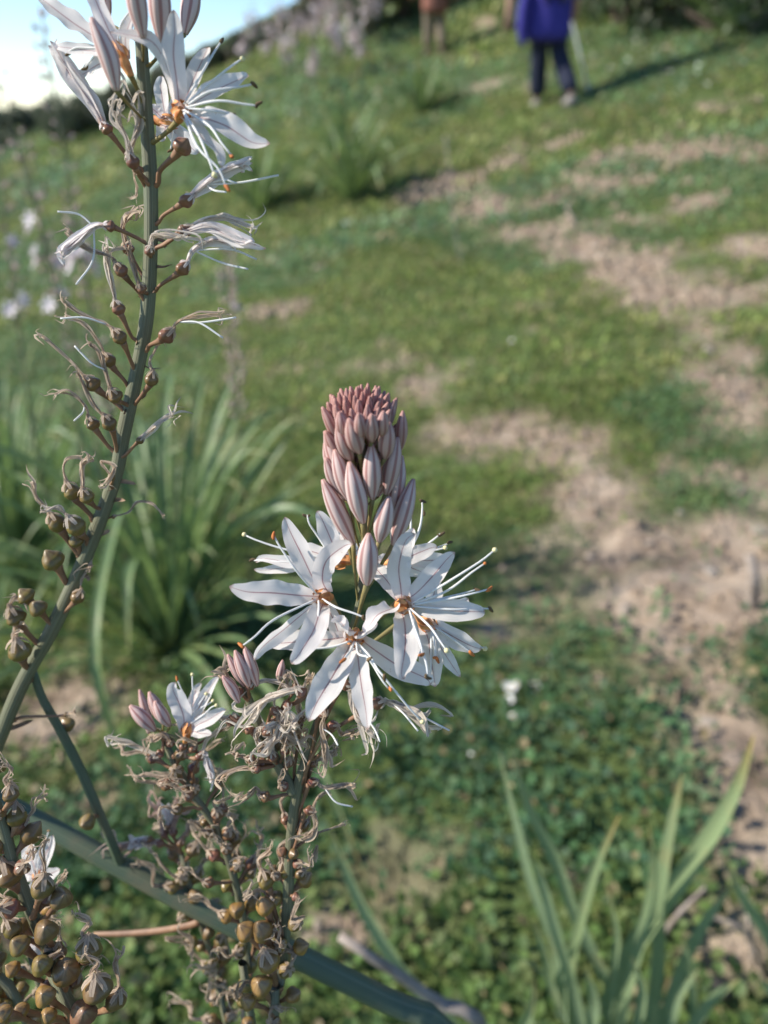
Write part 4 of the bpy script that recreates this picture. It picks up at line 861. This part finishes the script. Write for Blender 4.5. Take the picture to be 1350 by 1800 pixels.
# ------------------------------------------------------------------ shrubs and trees on the ridge
def shrub(name, base, rx, rz, n, cols, label, cat, seed, ls=.05, trunk=.0, group=None):
    r = np.random.default_rng(seed); base = np.asarray(base, float); root = thing(name, base, label, cat, group)
    nl = 14; cen = np.stack([r.normal(0, .45, nl) * rx, r.normal(0, .45, nl) * rx, trunk + rz * r.uniform(.25, .95, nl)], -1); cr = r.uniform(.28, .5, nl) * min(rx, rz)
    k = r.integers(0, nl, n); d = nrm(r.normal(size=(n, 3))); P = base + cen[k] + d * (cr[k] * r.uniform(.55, 1.08, n) ** .6)[:, None]
    D = nrm(d + r.normal(size=(n, 3)) * .8); S = nrm(np.cross(D, r.normal(size=(n, 3)))); Ls = ls * r.uniform(.6, 1.4, n)[:, None]
    Q = np.stack([P, P + D * Ls * .5 + S * Ls * .32, P + D * Ls, P + D * Ls * .5 - S * Ls * .32], 1)
    col = np.array(cols)[r.integers(0, len(cols), n)] * r.uniform(.7, 1.3, n)[:, None]
    MB().raw(Q.reshape(-1, 3), np.arange(n * 4).reshape(n, 4), np.zeros((n * 4, 2))).build('crown', M['bush'], root, smooth=False, col=np.repeat(np.concatenate([col, np.ones((n, 1))], 1), 4, 0))
    t = MB()
    for i in range(5):
        c = base + cen[i]; tube(t, [base - U0 * .1 + jit(.03 * rx), base + (c - base) * .5 + jit(.06 * rx) + U0 * .05, c], [.05 * rx, .035 * rx, .012 * rx], n=8, seg=6)
    t.build('trunk', M['bark'], root)
DK = [(.11, .14, .085), (.13, .16, .10), (.14, .145, .11)]; SCRUB = [(.15, .165, .10), (.19, .17, .13), (.13, .155, .085)]; MID = [(.16, .21, .11), (.19, .23, .12)]
def ridge(xp, y): return on_ground(y * (xp - 675) / 1520., y)
sh = [(128, 14.5, .5, .5, DK, 'dark rounded shrub on the ridge behind the left stalk'), (172, 15, .45, .3, DK, 'low dark shrub just right of the rounded ridge shrub'), (215, 15.5, .5, .24, SCRUB, None), (262, 15.5, .5, .22, SCRUB, None), (310, 16, .5, .24, DK, None), (352, 16, .5, .26, SCRUB, None), (395, 16, .5, .25, SCRUB, None), (440, 16.2, .5, .26, DK, None), (485, 16.5, .5, .28, SCRUB, None), (530, 16.5, .5, .3, SCRUB, None), (575, 17, .6, .4, SCRUB, None),
      (20, 18, .9, .35, DK, 'dark far hedge piece below the sky at the left border'), (70, 18, .8, .28, DK, 'far low hedge piece between the ridge shrub and the left border'), (-40, 17, .9, .35, DK, 'hedge piece at the far left end of the ridge')]
for i, (x, y, rx, rz, c, lab) in enumerate(sh):
    shrub('shrub', ridge(x, y), rx, rz, 2600, c, lab or 'low scrub bush in the row along the ridge top', 'shrub', 500 + i, .07, group=None if lab else 'scrub bushes along the ridge')
tr = [(648, 62, .7, 1.5, DK, 'dark bushy tree behind the stand of far asphodels'), (705, 35, .7, 1.5, DK, 'dark tree behind the walker in the rust shirt'), (1085, 40, .9, 1.0, DK, 'dark bush behind the walker with the pole'), (1185, 30, 1.1, 1.2, MID, 'greyish green bush up the slope behind the white flowered turf'), (1275, 45, 1.0, 1.1, DK, 'dense dark bush above the tall leaf clump'), (1350, 30, 1.2, 1.4, MID, 'green bush at the right border of the slope'), (965, 10, 1.2, 1.3, MID, 'bush hidden behind the blue jacket'), (850, -15, 1.2, 1.4, MID, 'bush between the two walkers up the slope')]
for i, (x, y, rx, rz, c, lab) in enumerate(tr):
    h0, tt = hit(x, y); shrub('bush' if rz < 1.5 else 'tree', h0, rx, rz, 4200, c, lab, 'bush' if rz < 1.5 else 'tree', 600 + i, .085)

# ------------------------------------------------------------------ stones and daisies
import bmesh
STM = []
for k in range(5):
    bm = bmesh.new(); bmesh.ops.create_icosphere(bm, subdivisions=2, radius=1.0)
    for v in bm.verts: v.co = Vector((v.co.x * 1.2, v.co.y * .95, v.co.z * .6)) * (1 + .28 * (float(fbm(v.co.x * 1.3 + k * 7 + 3, v.co.y * 1.3 + v.co.z, 700 + k, 3)) - .45) * 2)
    me = bpy.data.meshes.new('stone'); bm.to_mesh(me); bm.free(); me.materials.append(M['stone']); STM.append(me)
spx = [(1065, 1070, .03), (1100, 1075, .026), (1180, 1215, .026), (1160, 1215, .014), (1215, 1150, .022), (1240, 1270, .03), (1290, 1340, .03), (1320, 1210, .016), (1140, 960, .018), (1250, 1010, .03), (1000, 890, .02), (1030, 770, .024), (870, 790, .02), (960, 720, .02), (1300, 870, .04), (1340, 940, .03), (1200, 905, .02), (1230, 560, .03), (1250, 620, .035), (1130, 490, .04), (1050, 440, .04), (960, 400, .045), (920, 390, .035), (880, 400, .03), (1300, 700, .03), (760, 330, .05), (810, 340, .04), (1020, 1530, .02), (1260, 1745, .03), (60, 1290, .02), (130, 1250, .018), (90, 1350, .022), (600, 1660, .012), (560, 1630, .012), (1180, 1085, .016), (1090, 870, .02), (1320, 1050, .02), (1040, 980, .016), (980, 930, .018)]
for i, (x, y, r_) in enumerate(spx):
    r_ *= .62
    h0, tt = hit(x + rng.uniform(-6, 6), y + rng.uniform(-4, 4), terrain)
    o = bpy.data.objects.new('stone', STM[i % 5]); COL.objects.link(o); o.location = (h0[0], h0[1], float(terrain(h0[0], h0[1])) + r_ * .15); o.scale = (r_, r_ * rng.uniform(.8, 1.2), r_ * rng.uniform(.7, 1.1)); o.rotation_euler = (rng.normal(0, .2), rng.normal(0, .2), rng.uniform(0, 6.28))
    tag(o, 'pale tan stone lying loose on the bare soil of the path', 'stone', 'loose stones on the bare soil')
# clods and crumbs of earth
N = 42000; yy = np.sqrt(rng.uniform(.2, 60, N)); xx = rng.uniform(-1, 1, N) * (.66 * yy + .5); k = rng.uniform(0, 1, N) < soil(xx, yy) ** 1.5; xx, yy = xx[k], yy[k]; N = len(xx)
oct_ = np.array([[1, 0, 0], [0, 1, 0], [-1, 0, 0], [0, -1, 0], [0, 0, .8], [0, 0, -.8]]); of = np.array([[0, 1, 4], [1, 2, 4], [2, 3, 4], [3, 0, 4], [1, 0, 5], [2, 1, 5], [3, 2, 5], [0, 3, 5]])
P = oct_[None] * rng.uniform(.6, 1.4, (N, 6, 3)) * (rng.uniform(.2, 1, N) ** 2 * (.010 + .006 * yy))[:, None, None] + rng.normal(0, .001, (N, 6, 3)); P = P + np.stack([xx, yy, terrain(xx, yy)], -1)[:, None]
M['clod'] = mat('clod', lambda h: dict(c=h.ramp(h.noise(12, 3), [(.3, (.19, .14, .10)), (.7, (.37, .295, .22))]), r=.95, s=.1))
tag(MB().raw(P.reshape(-1, 3), (of[None] + (np.arange(N) * 6)[:, None, None]).reshape(-1, 3), np.zeros((N * 6, 2))).build('soil_crumbs', M['clod'], smooth=False), 'dry crumbs and clods of tan earth on the bare soil', 'soil', kind='stuff')
dm = MB()
for k in range(12):
    a = k * .5236; d = np.array([math.cos(a), math.sin(a), .12]); ribbon(dm, [d * .15 + U0 * 2.2, d * .6 + U0 * 2.2, d * 1.0 + U0 * 2.15], .42, face=U0, nv=5, nu=3, prof='dry')
tube(dm, [U0 * 2.1, U0 * 2.38], [.3, .3, .12], n=4, seg=10, mat=1); tube(dm, [U0 * -.4, U0 * 1 + RT * .1, U0 * 2.15], .06, n=6, seg=6, mat=2)
DME = dm.data('daisy', [M['daisy'], M['daisy_eye'], M['stem']])
dp = [((885, 1215), 'a'), ((898, 1228), 'a'), ((912, 1222), 'a'), ((902, 1240), 'a'), ((940, 1222), 'a'), ((950, 1220), 'a'), ((930, 1228), 'a'), ((905, 1275), 'a'), ((840, 1338), 'a'), ((960, 1165), 'a'), ((614, 396), 'b'), ((620, 400), 'b'), ((608, 398), 'b'), ((688, 398), 'b'), ((908, 606), 'b'), ((1050, 460), 'b'), ((1345, 290), 'b'), ((640, 560), 'b'), ((330, 1150), 'b'), ((900, 560), 'b')]
for k in range(70): dp.append(((1150 + rng.normal(0, 85), 105 + rng.normal(0, 26)), 'c'))
for (pp, g_) in dp:
    h0, tt = hit(*pp); o = bpy.data.objects.new('daisy', DME); COL.objects.link(o); s_ = {'a': .010, 'b': .013, 'c': .020}[g_] * rng.uniform(.8, 1.2); o.scale = (s_,) * 3
    o.location = h0; o.location.z = float(terrain0(h0[0], h0[1])); o.rotation_euler = (rng.normal(.25, .25), rng.normal(0, .3), rng.uniform(0, 6))
    tag(o, {'a': 'small white flower among the dark ground leaves by the path', 'b': 'lone small white flower scattered in the turf', 'c': 'tiny white flower in the drift on the slope right of the walker'}[g_], 'daisy', {'a': 'white flowers among the ground leaves', 'b': 'scattered white flowers', 'c': 'drift of white flowers up the slope'}[g_])

# ------------------------------------------------------------------ the two walkers
def skinned(name, chains, m, parent, sub=2):
    "chains: lists of (x, y, z, radius); equal points are shared"
    vs, rs, es, key = [], [], [], {}
    for ch in chains:
        last = None
        for (x, y, z, r) in ch:
            k_ = (round(x, 4), round(y, 4), round(z, 4))
            if k_ not in key: key[k_] = len(vs); vs.append((x, y, z)); rs.append(r)
            if last is not None and last != key[k_]: es.append((last, key[k_]))
            last = key[k_]
    me = bpy.data.meshes.new(name); me.from_pydata(vs, es, []); o = bpy.data.objects.new(name, me); COL.objects.link(o); o.parent = parent
    o.modifiers.new('skin', 'SKIN'); sl = me.skin_vertices[0].data
    for i, r in enumerate(rs): rr = r if isinstance(r, tuple) else (r, r); sl[i].radius = rr; sl[i].use_root = (i == 0)
    o.modifiers['skin'].use_smooth_shade = True
    ss = o.modifiers.new('sub', 'SUBSURF'); ss.levels = sub; ss.render_levels = sub
    me.materials.append(M[m]); return o
def hiker(base, rz, label, jacket, trousers, shoes, kl, al, kr, ar, armL, armR, bare=(), pack=None, scale=1.0, hem=.70):
    root = thing('person', base, label, 'person'); root.rotation_euler = (0, 0, rz); root.scale = (scale,) * 3; root['_o'] = [0, 0, 0]
    hipL, hipR = (-.09, 0, .88), (.09, 0, .88)
    pel = (0, 0, .93); ch = (0, .02, 1.28); nk = (0, .03, 1.44); shL, shR = (-.17, .02, 1.38), (.17, .02, 1.38)
    def arm(sh, el, wr): 
        s = -1 if sh[0] < 0 else 1; f = nrm(np.array(wr) - np.array(el)); hd = np.array(wr) + f * .08; out = [[(*ch, (.13, .10)), (*sh, .06), (*el, .042), (*wr, .028), (*hd, (.036, .018))]]
        side = nrm(np.cross(f, [0, 1, .1]))
        for k_, o_ in enumerate((-.026, -.009, .009, .026)):
            a = hd + side * o_ + f * .02; out.append([(*hd, (.036, .018)), (*a, .009), (*(a + f * .035 + np.array([0, .012, 0])), .009), (*(a + f * (.055 + .01 * (k_ in (1, 2))) + np.array([0, .03, 0])), .008)])
        th = np.array(wr) + f * .03 + side * .035 * -s; out.append([(*wr, .028), (*th, .011), (*(th + f * .04 + np.array([0, .02, 0])), .009)]); return out
    body = [[(*pel, (.15, .10)), (0, .01, 1.1, (.13, .095)), (*ch, (.13, .10)), (*nk, .055), (0, .05, 1.52, .06), (0, .055, 1.60, (.075, .09)), (0, .05, 1.67, (.07, .085)), (0, .045, 1.71, .05)], [(0, .055, 1.60, (.075, .09)), (0, .15, 1.585, .014)], [(0, .055, 1.60, (.075, .09)), (.08, .045, 1.60, .012)], [(0, .055, 1.60, (.075, .09)), (-.08, .045, 1.60, .012)]]
    for hp, kn, an in ((hipL, kl, al), (hipR, kr, ar)): body.append([(*pel, (.15, .10)), (*hp, .085), (*kn, .055), (*an, .038)])
    body += arm(shL, *armL) + arm(shR, *armR)
    skinned('body', body, 'skin', root)
    tw = []
    for hp, kn, an in ((hipL, kl, al), (hipR, kr, ar)): tw.append([(*pel, (.17, .12)), (*hp, .105), *[((hp[0] + kn[0]) / 2, (hp[1] + kn[1]) / 2, (hp[2] + kn[2]) / 2, .098)], (*kn, .080), ((kn[0] + an[0]) / 2, (kn[1] + an[1]) / 2, (kn[2] + an[2]) / 2, .078), (an[0], an[1], an[2] + .02, .074)])
    skinned('trousers', tw, trousers, root)
    jk = [[(0, 0, hem, (.215, .16)), (0, 0, hem + .1, (.21, .155)), (*pel, (.20, .15)), (0, .01, 1.1, (.19, .14)), (*ch, (.165, .125)), (0, .025, 1.40, (.10, .08)), (*nk, .068)]]
    for sh_, (el, wr), s in ((shL, armL, 'L'), (shR, armR, 'R')):
        c_ = [(*ch, (.165, .125)), (*sh_, .082), ((sh_[0] + el[0]) / 2, (sh_[1] + el[1]) / 2, (sh_[2] + el[2]) / 2, .068)]
        if s not in bare: c_ += [(*el, .060), ((el[0] + wr[0]) / 2, (el[1] + wr[1]) / 2, (el[2] + wr[2]) / 2, .052), (*wr, .045)]
        jk.append(c_)
    skinned('jacket', jk, jacket, root)
    for an in (al, ar): skinned('shoe', [[(an[0], an[1] - .05, an[2] - .035, .05), (an[0], an[1] + .04, an[2] - .04, .05), (an[0] + .005, an[1] + .16, max(an[2] - .055, .028), (.046, .03))], [(an[0], an[1] - .02, an[2] - .03, .05), (an[0], an[1] - .02, an[2] + .05, .05)]], shoes, root)
    skinned('hair', [[(0, -.01, 1.52, .05), (0, -.015, 1.60, (.075, .07)), (0, .01, 1.69, (.082, .085)), (0, .04, 1.725, .06)]], 'hair_brown', root)
    if pack: skinned('backpack', [[(0, -.17, 1.0, (.14, .09)), (0, -.19, 1.15, (.15, .10)), (0, -.17, 1.36, (.13, .08))]], pack, root)
    return root
hp, ht = hit(950, 196)
k1 = ht * 127 / FPX / .62       # metres per body metre, from the hem-to-shoe length in the picture
P1 = hiker(hp, R(6), 'person in a long blue violet jacket and dark trousers walking uphill with a pole', 'blue_jacket', 'navy', 'shoe_grey', (-.02, .12, .48), (.02, .20, .09), (.12, .06, .47), (.19, -.22, .12), ((-.31, .02, 1.02), (-.31, .06, .76)), ((.27, .0, 1.06), (.27, .12, .82)), bare=('L',), scale=k1, hem=.49)
cz = MB(); tube(cz, [np.array([-.22, -.08, .86]), np.array([-.235, -.08, .64]), np.array([-.22, -.08, .47])], [.03, .05, .045, .02], n=10, seg=10); sl = cz.build('hanging_sleeve', M['blue_jacket'], P1, org=(0, 0, 0))
g1 = q(1036, 156, ht * 1.0); top1 = q(1006, 40, ht * .99); gp = on_ground(g1[0], g1[1])
pm = MB(); tube(pm, [np.array([gp[0], gp[1], gp[2] - .01]), top1 + nrm(top1 - gp) * .16], [.008, .009, .010, .012, .016], n=12, seg=10); tube(pm, [gp + nrm(top1 - gp) * .05, gp + nrm(top1 - gp) * .06], .03, n=3, seg=12)
tag(pm.build('walking_pole', M['pole'], org=gp), 'light grey walking pole held by the walker in the blue jacket', 'walking pole')
h2, t2_ = hit(763, 98); k2 = t2_ * 72 / FPX / .60
P2 = hiker(h2, R(8), 'person in a rust coloured top and khaki trousers walking ahead', 'rust_shirt', 'khaki', 'boot_brown', (-.08, .08, .47), (-.08, .10, .09), (.08, .06, .47), (.10, -.08, .09), ((-.27, .0, 1.08), (-.30, .10, .86)), ((.27, .0, 1.08), (.30, .08, .85)), pack='dark_pack', scale=k2, hem=.50)
for o in bpy.data.objects:
    if '_o' in o.keys(): del o['_o']
print('walkers', k1, k2, ht, t2_)
